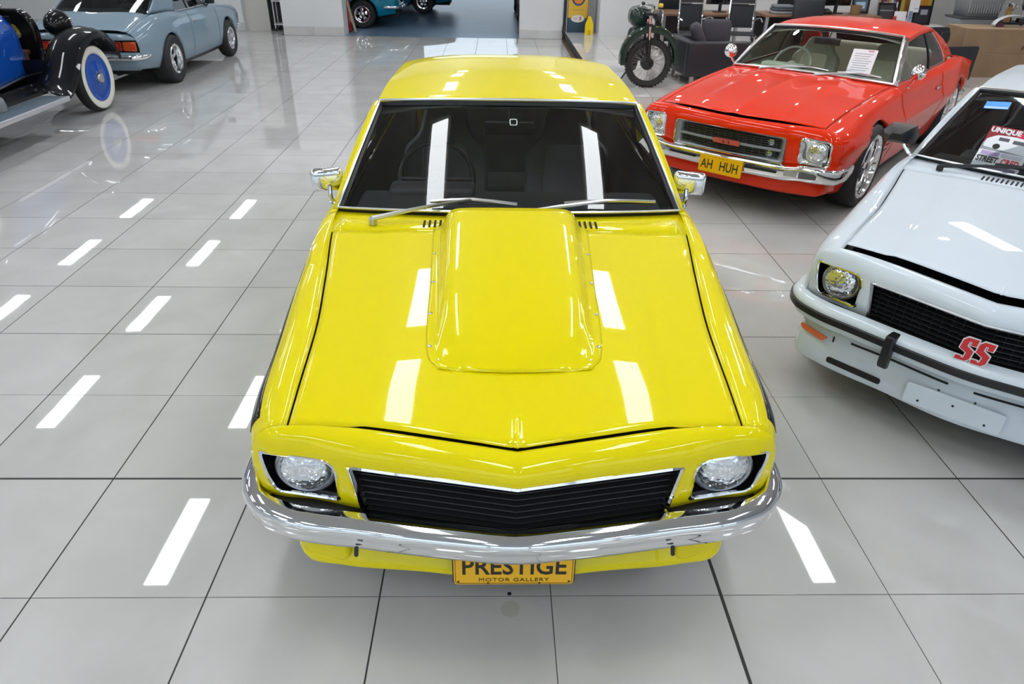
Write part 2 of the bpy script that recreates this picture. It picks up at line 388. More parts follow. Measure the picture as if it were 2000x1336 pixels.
for x in (4.3, 6.4, 8.5):
    for y in (5.4, 7.4, 9.4, 11.8):
        o = dl if first else dup(dl); first = False
        o.location = (x, y, CEIL-.001); tag(o, 'small round downlight above the red car and office', 'downlight', 'downlights over the office side')

# ================================================================== cars: shared builders (local frame: x across, -y is the front, z up)
def section(lines, y, n): return spl([f(y) for f in lines], n)
def side_panel(sp, name, y0, y1, sg, m, parent, n=None, nt=26, gap=.002, zmin=None):
    n = n or max(6, int((y1-y0)/.028)); ys = np.linspace(y0+gap, y1-gap, n)
    P = np.array([section(sp['lines'], y, nt) for y in ys]); keep = np.ones((n-1, nt-1), bool)
    for (ya, za, ra) in sp['arches']:
        C = (P[:-1, :-1]+P[1:, 1:]+P[:-1, 1:]+P[1:, :-1])/4
        ins = ((C[..., 1]-ya)**2+(C[..., 2]-za)**2) < ra*ra
        keep &= ~ins
        touch = np.zeros((n, nt), bool); kt = np.zeros((n, nt), bool)
        for i in range(n-1):
            for j in range(nt-1):
                for a, b in ((i, j), (i+1, j), (i, j+1), (i+1, j+1)):
                    if ins[i, j]: touch[a, b] = True
                    else: kt[a, b] = True
        for i in range(n):
            for j in range(nt):
                if touch[i, j] and kt[i, j]:
                    d = np.array([P[i, j, 1]-ya, P[i, j, 2]-za]); d *= ra/np.linalg.norm(d); P[i, j, 1] = ya+d[0]; P[i, j, 2] = za+d[1]
    P[..., 0] *= sg
    return MB().grid(P, flip=sg < 0, keep=keep).build(name, m, parent, sharp=28, solid=.006)
def side_point(sp, y, z):
    S = section(sp['lines'], y, 80); return S[np.argmin(abs(S[:, 2]-z))]
def arch_lip(sp, k, sg, m, parent):
    ya, za, ra = sp['arches'][k]; pts = []
    for a in np.linspace(-.12*PI, 1.12*PI, 40):
        y, z = ya+ra*math.cos(a), za+ra*math.sin(a)
        zl = sp['lines'][-1](y)[2]
        if z < zl+.005: continue
        q = side_point(sp, y, z); pts.append((sg*(q[0]-.004), y, z))
    P = [[p, (p[0]-sg*.05, p[1], p[2])] for p in pts]
    return MB().grid(P, flip=sg > 0).build('arch_lip', m, parent, solid=.004)
def dome_panel(name, zc, edge, yf, yb, m, parent, nu=26, ts=None, pw=2.5, bump=None, t1=1., solid=.006, gap=.0):
    """hood, roof, deck: centre profile zc(y), edge line edge(y)->(s,y,z)"""
    ts = ts if ts is not None else np.linspace(0, t1, 15); tt = np.concatenate([-ts[:0:-1], ts]); P = []
    for i in range(nu):
        u = i/(nu-1); row = []
        for t in tt:
            a = abs(t); y = lerp(yf(a), yb(a), u); e = edge(y); z0 = zc(y); z = z0+(e[2]-z0)*a**pw
            if bump: z += bump(a*e[0], y, a)
            row.append((t*(e[0]-gap), y, z))
        P.append(row)
    return MB().grid(P).build(name, m, parent, sharp=30, solid=solid)
def screen_pts(b0, b1, h0, h1, nu=12, nt=10, bulge=.006, grow=0.):
    """curved glass between base (centre b0, corner b1) and header (h0, h1)"""
    P = []
    for i in range(nu):
        u = lerp(-grow, 1+grow, i/(nu-1)); row = []
        for t in np.linspace(-1-grow, 1+grow, 2*nt+1):
            a = abs(t); B = np.array([t*b1[0], lerp(b0[1], b1[1], a**2.2), lerp(b0[2], b1[2], a**2.2)]); H = np.array([t*h1[0], lerp(h0[1], h1[1], a**2.2), lerp(h0[2], h1[2], a**2.2)])
            d = H-B; nrm = np.array([0, -d[2], d[1]]); nrm /= np.linalg.norm(nrm); nrm = nrm if nrm[2] > 0 else -nrm
            row.append(B+d*u+nrm*bulge*4*u*(1-u))
        P.append(row)
    return np.array(P)
def ring_of(P): return list(P[0])+[r[-1] for r in P[1:]]+list(P[-1][::-1][1:])+[r[0] for r in P[::-1][1:-1]]
def wheel(parent, s, y, R, w, rimr, style, sg, z=None, white=False, disc=None, spokes=5, rimmat=None, lip=.02):
    """tyre part with rim sub-parts; outer face towards sg; s = outer face"""
    z = R if z is None else z; o = (sg*s, y, z); r = rimr; rimmat = rimmat or ALU
    def L(prof): return [(a, sg*h) for a, h in prof]
    tp = [(r, -w), (r+.01, -w-.005), (R-.035, -w-.012), (R-.008, -w+.012), (R, -w+.045), (R, -.045), (R-.008, -.012), (R-.035, .012), (r+.02, .008), (r, 0), (r-.005, -.02), (r-.005, -w+.02), (r, -w)]
    t = MB().lathe(L(tp), o, 'x', 48).build('tyre', RUB, parent, fix='n')
    if white: MB().lathe(L([(R-.032, .0145), (R-.05, .0150), (r+.03, .012), (r+.004, .008)]), o, 'x', 48).build('whitewall', mat('whitewall_rubber', (.80, .79, .72), .55), t, solid=.003)
    if style == 'disc':
        MB().lathe(L([(r+.006, .012), (r-.006, .014), (r-.02, .002), (r-.045, -.006), (r*.62, .002), (r*.45, .012), (r*.34, .016), (.0001, .018)]), o, 'x', 40).build('disc_wheel', disc, t, fix='n')
        MB().lathe(L([(.062, .015), (.062, .035), (.05, .055), (.03, .062), (.0001, .064)]), o, 'x', 20).build('hub_cap', SAT, t, fix='n')
        for k in range(6): a = 2*PI*k/6; MB().lathe(L([(.009, .012), (.009, .03), (.0001, .034)]), (o[0], o[1]+.082*math.cos(a), o[2]+.082*math.sin(a)), 'x', 6).build('wheel_nut', SAT, t, fix='n')
        return t
    dish = -.05 if style != 'deep' else -.11
    MB().lathe(L([(r+.004, .004), (r-.004, .010), (r-lip, .004), (r-lip-.006, -.02), (r-lip-.012, dish), (r-lip-.02, -w+.03)]), o, 'x', 44).build('rim', rimmat, t, fix='n')
    MB().lathe(L([(r-lip-.02, dish-.05), (.0001, dish-.05)]), o, 'x', 28).build('brake_backing', DARK, t)
    ri = r-lip-.012
    for k in range(spokes):
        a = 2*PI*k/spokes+.3; ca, sa = math.cos(a), math.sin(a); P = []
        for rr, hw, dd in ((.03, .026, -.012), (.06, .030, -.008), (ri*.6, .022 if style != 'fat' else .04, -.004), (ri, .030 if style != 'fat' else .05, -.012)):
            P.append([(o[0]+sg*(dish+.045+dd+dz), y+ca*rr-sa*hh, z+sa*rr+ca*hh) for hh, dz in ((-hw, -.02), (-hw*.7, 0), (hw*.7, 0), (hw, -.02))])
        MB().grid(P, flip=sg < 0).build('spoke', rimmat, t, solid=.008)
    MB().lathe(L([(.05, dish+.02), (.05, dish+.04), (.035, dish+.05), (.0001, dish+.052)]), o, 'x', 18).build('hub_cap', SAT, t, fix='n')
    return t
def hole_patch(P, holes, flip=False):
    """P grid -> cut outlines given in (|x|,z); returns MB"""
    n, m = P.shape[:2]; keep = np.ones((n-1, m-1), bool); P = P.copy()
    for poly in holes:
        ins = np.zeros((n-1, m-1), bool)
        for i in range(n-1):
            for j in range(m-1):
                c = (P[i, j]+P[i+1, j]+P[i, j+1]+P[i+1, j+1])/4; ins[i, j] = inpoly((abs(c[0]), c[2]), poly)
        keep &= ~ins; tc = np.zeros((n, m), bool); kt = np.zeros((n, m), bool)
        for i in range(n-1):
            for j in range(m-1):
                for a, b in ((i, j), (i+1, j), (i, j+1), (i+1, j+1)):
                    if ins[i, j]: tc[a, b] = True
                    else: kt[a, b] = True
        for i in range(n):
            for j in range(m):
                if tc[i, j] and kt[i, j]:
                    sx = 1 if P[i, j, 0] >= 0 else -1; q = nearest(np.array([abs(P[i, j, 0]), P[i, j, 2]]), poly); P[i, j, 0] = sx*q[0]; P[i, j, 2] = q[1]
    return MB().grid(P, flip=flip, keep=keep)
def nose_grid(rows, nc, nr):
    """rows of half-nose control points -> full-width dense grid (rows top to bottom)"""
    R_ = [spl(r, nc) for r in rows]; G = []
    cols = [spl([r[j] for r in R_], nr) for j in range(nc)]
    half = np.array(cols).transpose(1, 0, 2); mir = half[:, :0:-1].copy(); mir[..., 0] *= -1
    return np.concatenate([mir, half], 1)
def surf_y(G, x, z):
    """y of the nose surface at (x, z)"""
    Q = G.reshape(-1, 3); d = (Q[:, 0]-x)**2+(Q[:, 2]-z)**2; k = np.argsort(d)[:4]; w = 1/(d[k]+1e-7); return float((Q[k, 1]*w).sum()/w.sum())
def bucket_seat(parent, s, y, m, zt=1.12, w=.5, lean=.32, zs=.52, name='seat'):
    o = MB().rbox((s, y-.02, zs-.07), (w, .50, .16), .05).build(name, m, parent)
    out = rpoly([(-w/2, 0), (w/2, 0), (w*.5, .38), (w*.30, .46), (w*.24, zt-zs), (-w*.24, zt-zs), (-w*.30, .46), (-w*.5, .38)], .05, 4)
    M4 = T(s, y+.20, zs) @ Rx(PI/2-lean) @ T(0, 0, -.06)
    MB().prism(out, .11, M4).build('backrest', m, o, bevel=.02, fix='n')
    MB().prism(rpoly([(-w*.3, .06), (w*.3, .06), (w*.26, .40), (-w*.26, .40)], .04, 3), .02, T(s, y+.20, zs) @ Rx(PI/2-lean) @ T(0, 0, .045)).build('seat_insert', mat('seat_insert_'+m.name, tuple(min(1, c*1.5) for c in m.node_tree.nodes['Principled BSDF'].inputs['Base Color'].default_value[:3]), .7), o, bevel=.006, fix='n')
    return o
def torus(o, R, r, M3, n=40, k=8): return MB().tube([tuple(Vector(o)+M3 @ Vector((R*math.cos(2*PI*i/n), R*math.sin(2*PI*i/n), 0))) for i in range(n)], r, k, closed=True)
def interior(car, sp, m, dash, wheelm=None):
    b0, b1, h0 = sp['ws'][0], sp['ws'][1], sp['ws'][2]; y0 = b0[1]; zc = b0[2]; w = b1[0]-.06
    prof = [(y0+.03, zc-.05), (y0+.10, zc-.022), (y0+.26, zc-.015), (y0+.38, zc-.03), (y0+.42, zc-.07), (y0+.41, zc-.18), (y0+.33, zc-.32), (y0+.05, zc-.36)]
    M4 = Matrix(((0, 0, 1, -w), (1, 0, 0, 0), (0, 1, 0, 0), (0, 0, 0, 1)))
    d = MB().prism(prof, 2*w, M4).build('dashboard', dash, car, bevel=.012, fix='n')
    dr = -.36
    MB().rbox((dr, y0+.34, zc-.015), (.40, .14, .06), .02).build('instrument_hood', dash, d)
    st = torus((dr, y0+.58, zc-.035), .185, .013, Rx(math.radians(62)).to_3x3()).build('steering_wheel', wheelm or BLK, car)
    hub = MB().lathe([(.05, -.03), (.05, .01), (.0001, .02)], (dr, y0+.57, zc-.04), 'z', 16, R=Rx(math.radians(62)).to_3x3())
    for a in (0, PI, 1.5*PI):
        q = Rx(math.radians(62)).to_3x3() @ Vector((.18*math.cos(a), .18*math.sin(a), 0)); hub.tube([(dr, y0+.575, zc-.038), (dr+q[0], y0+.58+q[1], zc-.035+q[2])], .011, 6)
    hub.tube([(dr, y0+.56, zc-.05), (dr, y0+.38, zc-.13)], .025, 8); hub.build('steering_hub', wheelm or BLK, st, fix='n')
    zt = h0[2]-.14
    for s in (-.36, .36): bucket_seat(car, s, y0+.98, m, zt)
    rb = MB().rbox((0, y0+1.80, .46), (1.15, .45, .16), .05); rb.rbox((0, y0+2.06, .72), (1.15, .14, .52), .05, R=Rx(-.25).to_3x3()); rb.build('rear_bench', m, car)
    y1 = sp['rg'][1][1]
    for sg in (-1, 1):
        P = [[sp['lines'][0](y)*np.array([sg, 1, 1])+np.array([-sg*.035, 0, -.012]), sp['lines'][0](y)*np.array([sg, 1, 0])+np.array([-sg*.06, 0, .34])] for y in np.linspace(y0+.1, y1, 12)]
        MB().grid(P, flip=sg > 0).build('inner_door_trim', dash, car, solid=.01)
    hl = sp['drip']; P = [[np.array([t*(hl(y)[0]-.03), y, sp['roofz'](y)-.035+(hl(y)[2]-sp['roofz'](y))*abs(t)**2.5]) for t in np.linspace(-1, 1, 9)] for y in np.linspace(h0[1]+.05, sp['rg'][2][1]-.03, 8)]
    MB().grid(P, flip=True).build('headliner', dash, car, solid=.004)
    mr = MB().rbox((0, h0[1]-.10, h0[2]-.09), (.24, .02, .065), .009); mr.tube([(0, h0[1]-.085, h0[2]-.075), (0, h0[1]-.03, h0[2]-.02)], .006, 6); mr.build('rear_view_mirror', BLK, car)
def greenhouse(car, sp, m, glassm, trim=True, sideglass=None, seal=.013, trimr=.006, pillar=None):
    b0, b1, h0, h1 = sp['ws']; P = screen_pts(b0, b1, h0, h1); sg_ = sideglass or glassm
    g = MB().grid(P).build('windscreen', glassm, car)
    rg = ring_of(P); MB().tube(rg, seal, 6, closed=True).build('windscreen_seal', SEAL, g)
    if trim:
        P2 = screen_pts(b0, b1, h0, h1, grow=.012); MB().tube([q+np.array([0, -.010, .017]) for q in ring_of(P2)], trimr, 6, closed=True).build('windscreen_trim', BTR, g)
    D = sp['drip']; hl = sp['lines'][0]; zc = sp['roofz']
    yf = fn((0, h0[1]+.012), (1.08, h1[1]+.02)); ybk = fn((0, sp['rg'][2][1]-.012), (1.08, sp['rg'][3][1]-.012))
    ts = np.array([0, .12, .25, .38, .5, .62, .72, .8, .87, .92, .96, .985, 1.0])
    rows = []
    for i in range(22):
        u = i/21; row = []
        for t in np.concatenate([-ts[:0:-1], ts]):
            a = abs(t); y = lerp(yf(a), ybk(a), u); e = D(y); z0 = zc(y); row.append((t*e[0], y, z0+(e[2]-z0)*a**3.2))
        e0 = row[0]; e1 = row[-1]; row = [(e0[0]-.018, e0[1], e0[2]-.03)]+row+[(e1[0]+.018, e1[1], e1[2]-.03)]; rows.append(row)
    MB().grid(rows).build('roof', m, car, solid=.008)
    yb0, yb1, yt0, yt1 = sp['sidewin']
    for sg in (-1, 1):
        # A pillar
        A = [np.array([b1[0]+.030, b1[1]+.015, b1[2]-.01]), np.array([lerp(b1[0], h1[0], .5)+.032, lerp(b1[1], h1[1], .5)-.005, lerp(b1[2], h1[2], .5)+.012]), np.array([h1[0]+.030, h1[1]+.02, h1[2]+.002])]
        A = spl(A, 10); Pp = []
        for q in A: Pp.append([q*np.array([sg, 1, 1])+np.array([sg*dx, dy, dz]) for dx, dy, dz in ((-.026, -.012, .010), (-.006, -.014, .014), (.012, .004, .006), (.014, .03, -.004), (.0, .045, -.012))])
        MB().grid(Pp, flip=sg < 0).build('windscreen_pillar', pillar or m, car, solid=.012)
        Pg = []
        for i in range(14):
            u = i/13; row = []
            for j in range(7):
                v = j/6; ya, yb_ = lerp(yb0, yb1, u), lerp(yt0, yt1, u); B = hl(ya)+np.array([-.012, 0, .004]); H = D(yb_)+np.array([-.004, 0, -.03]); q = lerp(B, H, v)+np.array([.035*4*v*(1-v)*.5, 0, 0]); row.append(q*np.array([sg, 1, 1]))
            Pg.append(row)
        Pg = np.array(Pg); w = MB().grid(Pg, flip=sg > 0).build('side_window', sg_, car)
        MB().tube(ring_of(Pg), .010, 6, closed=True).build('window_frame', sp.get('winframe', SEAL), w)
        if sp.get('bpillar'): MB().tube([Pg[8][j] for j in range(7)], .012, 6).build('window_divider', SEAL, w)
        # C pillar
        Pc = []; c0, c1 = sp['rg'][1], sp['rg'][3]
        for i in range(10):
            u = i/9; row = []
            for j in range(9):
                v = j/8; B = lerp(hl(yb1+.012)+np.array([0, 0, 0]), np.array([c0[0]+.02, c0[1], c0[2]]), u)
                if 0 < u < 1: B = np.array([hl(lerp(yb1+.012, c0[1], u))[0]*(1-u)+u*(c0[0]+.02), B[1], lerp(hl(lerp(yb1, c0[1], u))[2], c0[2], u*u)])
                H = lerp(D(yt1+.012), np.array([c1[0]+.015, c1[1], c1[2]]), u)+np.array([.006, 0, -.012*(1-u)]); q = lerp(B, H, v)+np.array([.03*4*v*(1-v)*.6, 0, .01*4*v*(1-v)*u]); row.append(q*np.array([sg, 1, 1]))
            Pc.append(row)
        MB().grid(Pc, flip=sg > 0).build('rear_pillar', m, car, solid=.01)
    Pr = screen_pts(sp['rg'][0], sp['rg'][1], sp['rg'][2], sp['rg'][3]); r = MB().grid(Pr, flip=True).build('rear_window', sg_, car)
    MB().tube([q-np.array([0, 0, .012]) for q in ring_of(Pr)], seal*.6, 6, closed=True).build('rear_window_seal', sp.get('rgseal', SEAL), r)
def underbody(car, sp):
    w = sp['uw']; y0, y1, yc, yr = sp['ub']; b = MB(); zt = sp.get('ubz', .70)
    b.box((0, (y0+yc)/2, (.2+zt)/2), (2*w, yc-y0, zt-.2)); b.box((0, (yc+yr)/2, .27), (2*w+.24, yr-yc, .14)); b.box((0, (yr+y1)/2, (.24+zt)/2), (2*w, y1-yr, zt-.24))
    b.build('underbody', DARK, car)
def cowl(car, sp, m, yb):
    b0, b1 = sp['ws'][0], sp['ws'][1]; hl = sp['lines'][0]; zc = sp['hoodz']; P = []
    for t in np.linspace(-1, 1, 25):
        a = abs(t); y0 = yb(a)+.005; e = hl(y0); z0 = zc(y0); A = np.array([t*e[0], y0, z0+(e[2]-z0)*a**2.5]); s1 = b1[0]+.028
        B = np.array([t*s1, lerp(b0[1], b1[1]+.02, a**2.2)+.01, lerp(b0[2], b1[2], a**2.2)-.012]); P.append([lerp(A, B, v)+np.array([0, 0, .004*math.sin(PI*v)]) for v in (0, .33, .66, 1)])
    return MB().grid(np.array(P).transpose(1, 0, 2)).build('cowl_panel', m, car, solid=.008)
def door_handle(parent, sp, y, z, sg, m=CHR):
    q = side_point(sp, y, z); return MB().rbox((sg*(q[0]+.012), y, z), (.022, .15, .026), .01).build('door_handle', m, parent)
def plate_frame(car, name, x, y, z, w, h, m, M4=None, frame=BLK):
    p = MB().prism(rpoly([(-w/2, -h/2), (w/2, -h/2), (w/2, h/2), (-w/2, h/2)], .012, 3), .004, M4).build(name, m, car, fix='n')
    return p
def wiper(car, piv, tip, bl0, bl1, m, nm='wiper'):
    piv, tip, bl0, bl1 = map(np.array, (piv, tip, bl0, bl1)); up = np.array([0, -.012, .022])
    w = MB(); w.tube([piv+np.array([0, 0, .012]), piv+up*.8, lerp(piv, tip, .5)+up*1.1, tip+up*.7], [.012, .012, .008, .007], 7); w.lathe([(.018, -.01), (.018, .012), (.012, .02), (.0001, .022)], piv, 'z', 12); o = w.build(nm, m, car)
    b = MB(); b.tube([bl0+up*.3, lerp(bl0, tip, .5)+up*.62, tip+up*.75, lerp(tip, bl1, .5)+up*.62, bl1+up*.3], .0075, 6); b.build('wiper_blade', m, o)
    c = MB(); c.tube([bl0+up*.1, bl1+up*.1], .004, 5); c.build('wiper_rubber', BLK, o)
    return o

# ------------------------------------------------------------------ wedge-nosed hatch coupe (yellow and white cars)
def torana_spec():
    L1 = line((-.085, .640, .815), (.1, .645, .840), (.35, .655, .862), (.7, .692, .892), (1.08, .742, .919), (1.29, .762, .93), (1.8, .768, .935), (2.6, .765, .94), (3.2, .75, .96), (3.6, .72, .965), (3.95, .68, .93), (4.2, .64, .89))
    L2 = line((-.085, .70, .802), (.1, .722, .830), (.35, .738, .857), (.7, .770, .887), (1.08, .802, .909), (1.29, .810, .912), (1.8, .80, .915), (2.6, .80, .92), (3.2, .79, .94), (3.6, .765, .945), (3.95, .73, .91), (4.2, .69, .87))
    L3 = line((-.085, .735, .755), (0, .757, .78), (.1, .770, .790), (.35, .785, .806), (.7, .810, .826), (1.29, .832, .845), (2.6, .836, .85), (3.2, .83, .86), (3.95, .79, .84), (4.2, .74, .80))
    L4 = line((-.085, .752, .65), (0, .785, .66), (.15, .812, .67), (.5, .835, .67), (1.3, .85, .66), (2.6, .852, .66), (3.4, .845, .67), (4.0, .80, .67), (4.2, .75, .67))
    L5 = line((-.085, .745, .50), (0, .775, .46), (.15, .80, .44), (.5, .825, .44), (1.3, .842, .42), (2.6, .845, .42), (3.4, .835, .44), (4.0, .79, .47), (4.2, .745, .50))
    L6 = line((-.085, .67, .36), (0, .70, .32), (.15, .73, .27), (.5, .77, .24), (1.3, .79, .22), (2.6, .79, .22), (3.4, .78, .24), (4.0, .74, .30), (4.2, .70, .36))
    return dict(lines=[L1, L2, L3, L4, L5, L6], arches=[(.52, .31, .355), (3.11, .31, .36)], hoodz=fn((-.19, .808), (-.1, .823), (0, .837), (.1, .850), (.35, .878), (.7, .912), (1.06, .944)),
        ws=((0, 1.222, .952), (.748, 1.325, .930), (0, 1.83, 1.283), (.630, 1.935, 1.252)), rg=((0, 3.95, .985), (.70, 3.76, .955), (0, 3.27, 1.292), (.595, 3.28, 1.252)),
        roofz=fn((1.83, 1.287), (2.1, 1.31), (2.5, 1.327), (2.9, 1.325), (3.2, 1.305), (3.3, 1.29)), drip=line((1.85, .654, 1.245), (2.0, .654, 1.260), (2.4, .648, 1.285), (2.9, .634, 1.285), (3.3, .61, 1.252)),
        sidewin=(1.40, 3.1, 1.97, 2.85), uw=.56, ub=(-.02, 4.12, 1.15, 3.5), bpillar=True)
def torana(name, label, cat, m, loc, rot, dz=0., white=False):
    car = thing(name, label, cat, (loc[0], loc[1], dz), rot); sp = torana_spec()
    if white: b0, b1, h0, h1 = sp['ws']; sp['ws'] = (b0, (b1[0], b1[1]+.04, b1[2]), (0, h0[1]-.09, h0[2]), (h1[0], h1[1]-.05, h1[2]))
    for sg in (-1, 1):
        for nm, a, b in (('front_fender', -.085, 1.30), ('door', 1.30, 2.55), ('rear_quarter', 2.55, 4.2)):
            p = side_panel(sp, nm, a, b, sg, m, car)
            if nm == 'door': door_handle(p, sp, 2.38, .79, sg)
            if nm != 'door': arch_lip(sp, 0 if nm[0] == 'f' else 1, sg, m, p)
            if not white:
                ys = np.linspace(a+.01 if a > 0 else -.02, b-.004, 30); P = []
                for y in ys:
                    q = section(sp['lines'], y, 60); zt, zb = sp['lines'][2](y)[2]+.020, sp['lines'][2](y)[2]-.035; P.append([(sg*(np.interp(-z, -q[:, 2], q[:, 0])+.0025), y, z) for z in np.linspace(zt, zb, 4)])
                MB().grid(P, flip=sg < 0).build('side_stripe', GBLK, p, solid=.002)
    # ---- nose
    rows = [[(0, -.190, .804), (.23, -.146, .812), (.46, -.103, .817), (.60, -.092, .818), (.665, -.088, .812), (.70, -.085, .797)],
            [(0, -.223, .798), (.23, -.181, .803), (.46, -.138, .805), (.60, -.114, .803), (.675, -.104, .797), (.725, -.085, .775)],
            [(0, -.245, .772), (.23, -.201, .774), (.46, -.157, .774), (.60, -.124, .773), (.69, -.108, .766), (.742, -.078, .742)],
            [(0, -.250, .725), (.23, -.205, .725), (.46, -.160, .725), (.60, -.127, .725), (.695, -.110, .720), (.750, -.074, .705)],
            [(0, -.241, .630), (.23, -.197, .630), (.46, -.152, .630), (.60, -.121, .630), (.695, -.103, .630), (.752, -.070, .625)],
            [(0, -.220, .535), (.23, -.177, .535), (.46, -.118, .540), (.60, -.078, .540), (.690, -.066, .535), (.745, -.045, .530)]]
    G = nose_grid(rows, 61, 34)
    gop = rpoly([(0.001, .718), (-.2, .718), (-.2, .50), (0.001, .50)], .001, 1)
    gr_half = np.array([(-.01, .737), (.25, .737), (.464, .737), (.434, .50), (.43, .30), (-.01, .30)])
    hl = rpoly([(.497, .746), (.724, .742), (.716, .68), (.694, .584), (.506, .580)], [.045, .02, .03, .022, .016], 6)
    hole_patch(G, [gr_half, hl]).build('nose_panel', m, car, sharp=30, solid=.008)
    # headlamps
    for sg in (-1, 1):
        ring = [np.array([sg*q[0], surf_y(G, q[0], q[1]), q[1]]) for q in hl]; c = np.array([sg*.603, 0, .667])
        R2 = [];
        for k_, dy in ((1.0, 0), (.93, .03), (.80, .062)): R2.append([c*np.array([1, 0, 1])+(p-c)*np.array([k_, 0, k_])+np.array([0, p[1]*(1-dy*8)+(-.112)*(dy*8)+dy, 0]) for p in ring])
        b = MB(); b.grid(R2, cv=True, flip=sg > 0); k0 = len(b.v); b.add(R2[-1], [tuple(range(len(ring)))]); lamp = b.build('headlamp_housing', GBLK, car, fix='n')
        MB().tube([p+np.array([0, -.004, 0]) for p in ring], .0062, 6, closed=True).build('headlamp_bezel', CHR, lamp)
        yc = -.092; MB().lathe([(.082, .012), (.078, -.002), (.066, -.014), (.045, -.022), (.02, -.026), (.0001, -.027)], (c[0], yc, c[2]), 'y', 36).build('headlamp_lens', LENS, lamp, fix='n')
        MB().lathe([(.081, .02), (.088, .01), (.088, -.002), (.082, -.006), (.079, .0)], (c[0], yc, c[2]), 'y', 36).build('headlamp_ring', SAT, lamp, fix='n')
    # grille
    yfg = lambda s: surf_y(G, abs(s), .64)
    gx = np.concatenate([np.linspace(-.455, 0, 14), np.linspace(0, .455, 14)[1:]])
    gl = MB(); gl.grid([[(x, yfg(x)+.085, z) for z in (.76, .45)] for x in gx], flip=True)
    g = gl.build('grille', mat('grille_black', (.006, .006, .007), .5), car, solid=.004)
    MB().grid([[(x, yfg(x)+dy_, z) for dy_, z in ((.08, .505), (-.02, .50))] for x in gx]).build('grille_floor', mat('grille_black', (0, 0, 0)), g, solid=.004)
    nb = 10
    for i in range(nb):
        z = .716-i*.0225; hw = .452-(.737-z)*.125; xs = np.linspace(-hw, hw, 23); path = [(x, yfg(x)+.028) for x in xs]
        MB().sweep(path, [(.012, z+.0015), (.012, z-.0015), (-.02, z-.004), (-.02, z+.004)]).build('grille_bar', mat('grille_bar_black', (.02, .022, .025), .28), g, fix='n')
    for x in np.linspace(-.42, .42, 23):
        if abs(x) > .005: MB().box((x, yfg(x)+.05, .62), (.004, .03, .22)).build('grille_post', BLK, g)
    tr = [(-.438, .505), (-.462, .720)]; P = [np.array([-.434, yfg(.44)+.012, .520])]+[np.array([x, surf_y(G, abs(x), .735)-.005, .736]) for x in np.linspace(-.460, .460, 41)]+[np.array([.434, yfg(.44)+.012, .520])]
    MB().tube(P, .0075, 6).build('grille_surround', CHR if not white else SAT, g)
    # ---- bonnet
    yf = fn((0, -.188), (.36, -.142), (.72, -.101), (.9, -.091), (1, -.087)); yb = fn((0, 1.035), (.5, 1.045), (1, 1.082))
    dy, dzh = (.012, .022) if white else (0, 0)
    ts = np.array([0, .01, .02, .03, .05, .1, .16, .25, .33, .42, .5, .58, .63, .66, .68, .70, .72, .74, .77, .82, .88, .93, .97, 1.0])
    def bump(s, y, a):
        w = 1-sstep(.66, .74, a); v = .007*w*(1-.5*sstep(.4, 1., y)) + .003*math.exp(-((s-.008)/.006)**2)*(1-sstep(-.10, .02, y)); return v+dzh*(1-sstep(-.1, 1.0, y))
    hood = dome_panel('bonnet', sp['hoodz'], sp['lines'][0], lambda a: yf(a)+.0055+dy, yb, m, car, nu=40, ts=ts, bump=bump, gap=.007, solid=.002)
    # dark seam under the bonnet edges
    sl = MB(); P = []
    for t in np.linspace(-1, 1, 41):
        a = abs(t); y = yf(a); e = sp['lines'][0](y); z0 = sp['hoodz'](y); z = z0+(e[2]-z0)*a**2.5; P.append([(t*e[0], y-.012, z-.018), (t*e[0], y+.05, z-.022), (t*e[0]*.98, y+.10, z-.06)])
    sl.grid(np.array(P).transpose(1, 0, 2)).build('slam_panel', DARK if not white else mat('slam_panel_grey', (.10, .11, .12), .4), car, solid=.004)
    for sg in (-1, 1):
        P = [[sp['lines'][0](y)*np.array([sg, 1, 1])+np.array([sg*dx, 0, dzz]) for dx, dzz in ((.012, -.014), (-.03, -.016), (-.04, -.05))] for y in np.linspace(-.08, 1.25, 24)]
        MB().grid(P, flip=sg > 0).build('bonnet_channel', DARK, car, solid=.003)
    cw = cowl(car, sp, m, yb)
    for sg in (-1, 1):
        for k in range(13):
            s = sg*(.09+k*.0225); e = sp['hoodz'](1.1); MB().box((s, 1.115, e+(sp['lines'][0](1.1)[2]-e)*(abs(s)/.745)**2.5+.0035), (.0085, .062, .004), Rx(.08).to_3x3()).build('cowl_vent_slot', DARK, cw)
    greenhouse(car, sp, m, GL, sideglass=GL)
    # hatch deck and tail
    dome_panel('tailgate_deck', fn((3.7, 1.05), (3.95, .985), (4.1, .94), (4.22, .90)), sp['lines'][0], fn((0, 3.965), (1, 3.775)), fn((0, 4.215), (1, 4.2)), m, car, nu=10)
    tl = []
    for z, yy in ((.90, 4.21), (.84, 4.24), (.70, 4.25), (.55, 4.24), (.38, 4.20)): tl.append([(t*(.655 if z > .85 else .745 if z > .4 else .70), yy-.05*abs(t)**4, z-(.012*abs(t)**2 if z > .85 else 0)) for t in np.linspace(-1, 1, 17)])
    MB().grid(tl, flip=True).build('tail_panel', m, car, solid=.008)
    for sg in (-1, 1): MB().rbox((sg*.52, 4.245, .72), (.34, .03, .12), .012).build('tail_lamp', REDL, car)
    # ---- bumper
    pth = spl([(-.80, .30), (-.832, .18), (-.838, .06), (-.815, -.055), (-.755, -.135), (-.66, -.182), (-.45, -.222), (-.2, -.262), (0, -.283), (.2, -.262), (.45, -.222), (.66, -.182), (.755, -.135), (.815, -.055), (.838, .06), (.832, .18), (.80, .30)], 75)
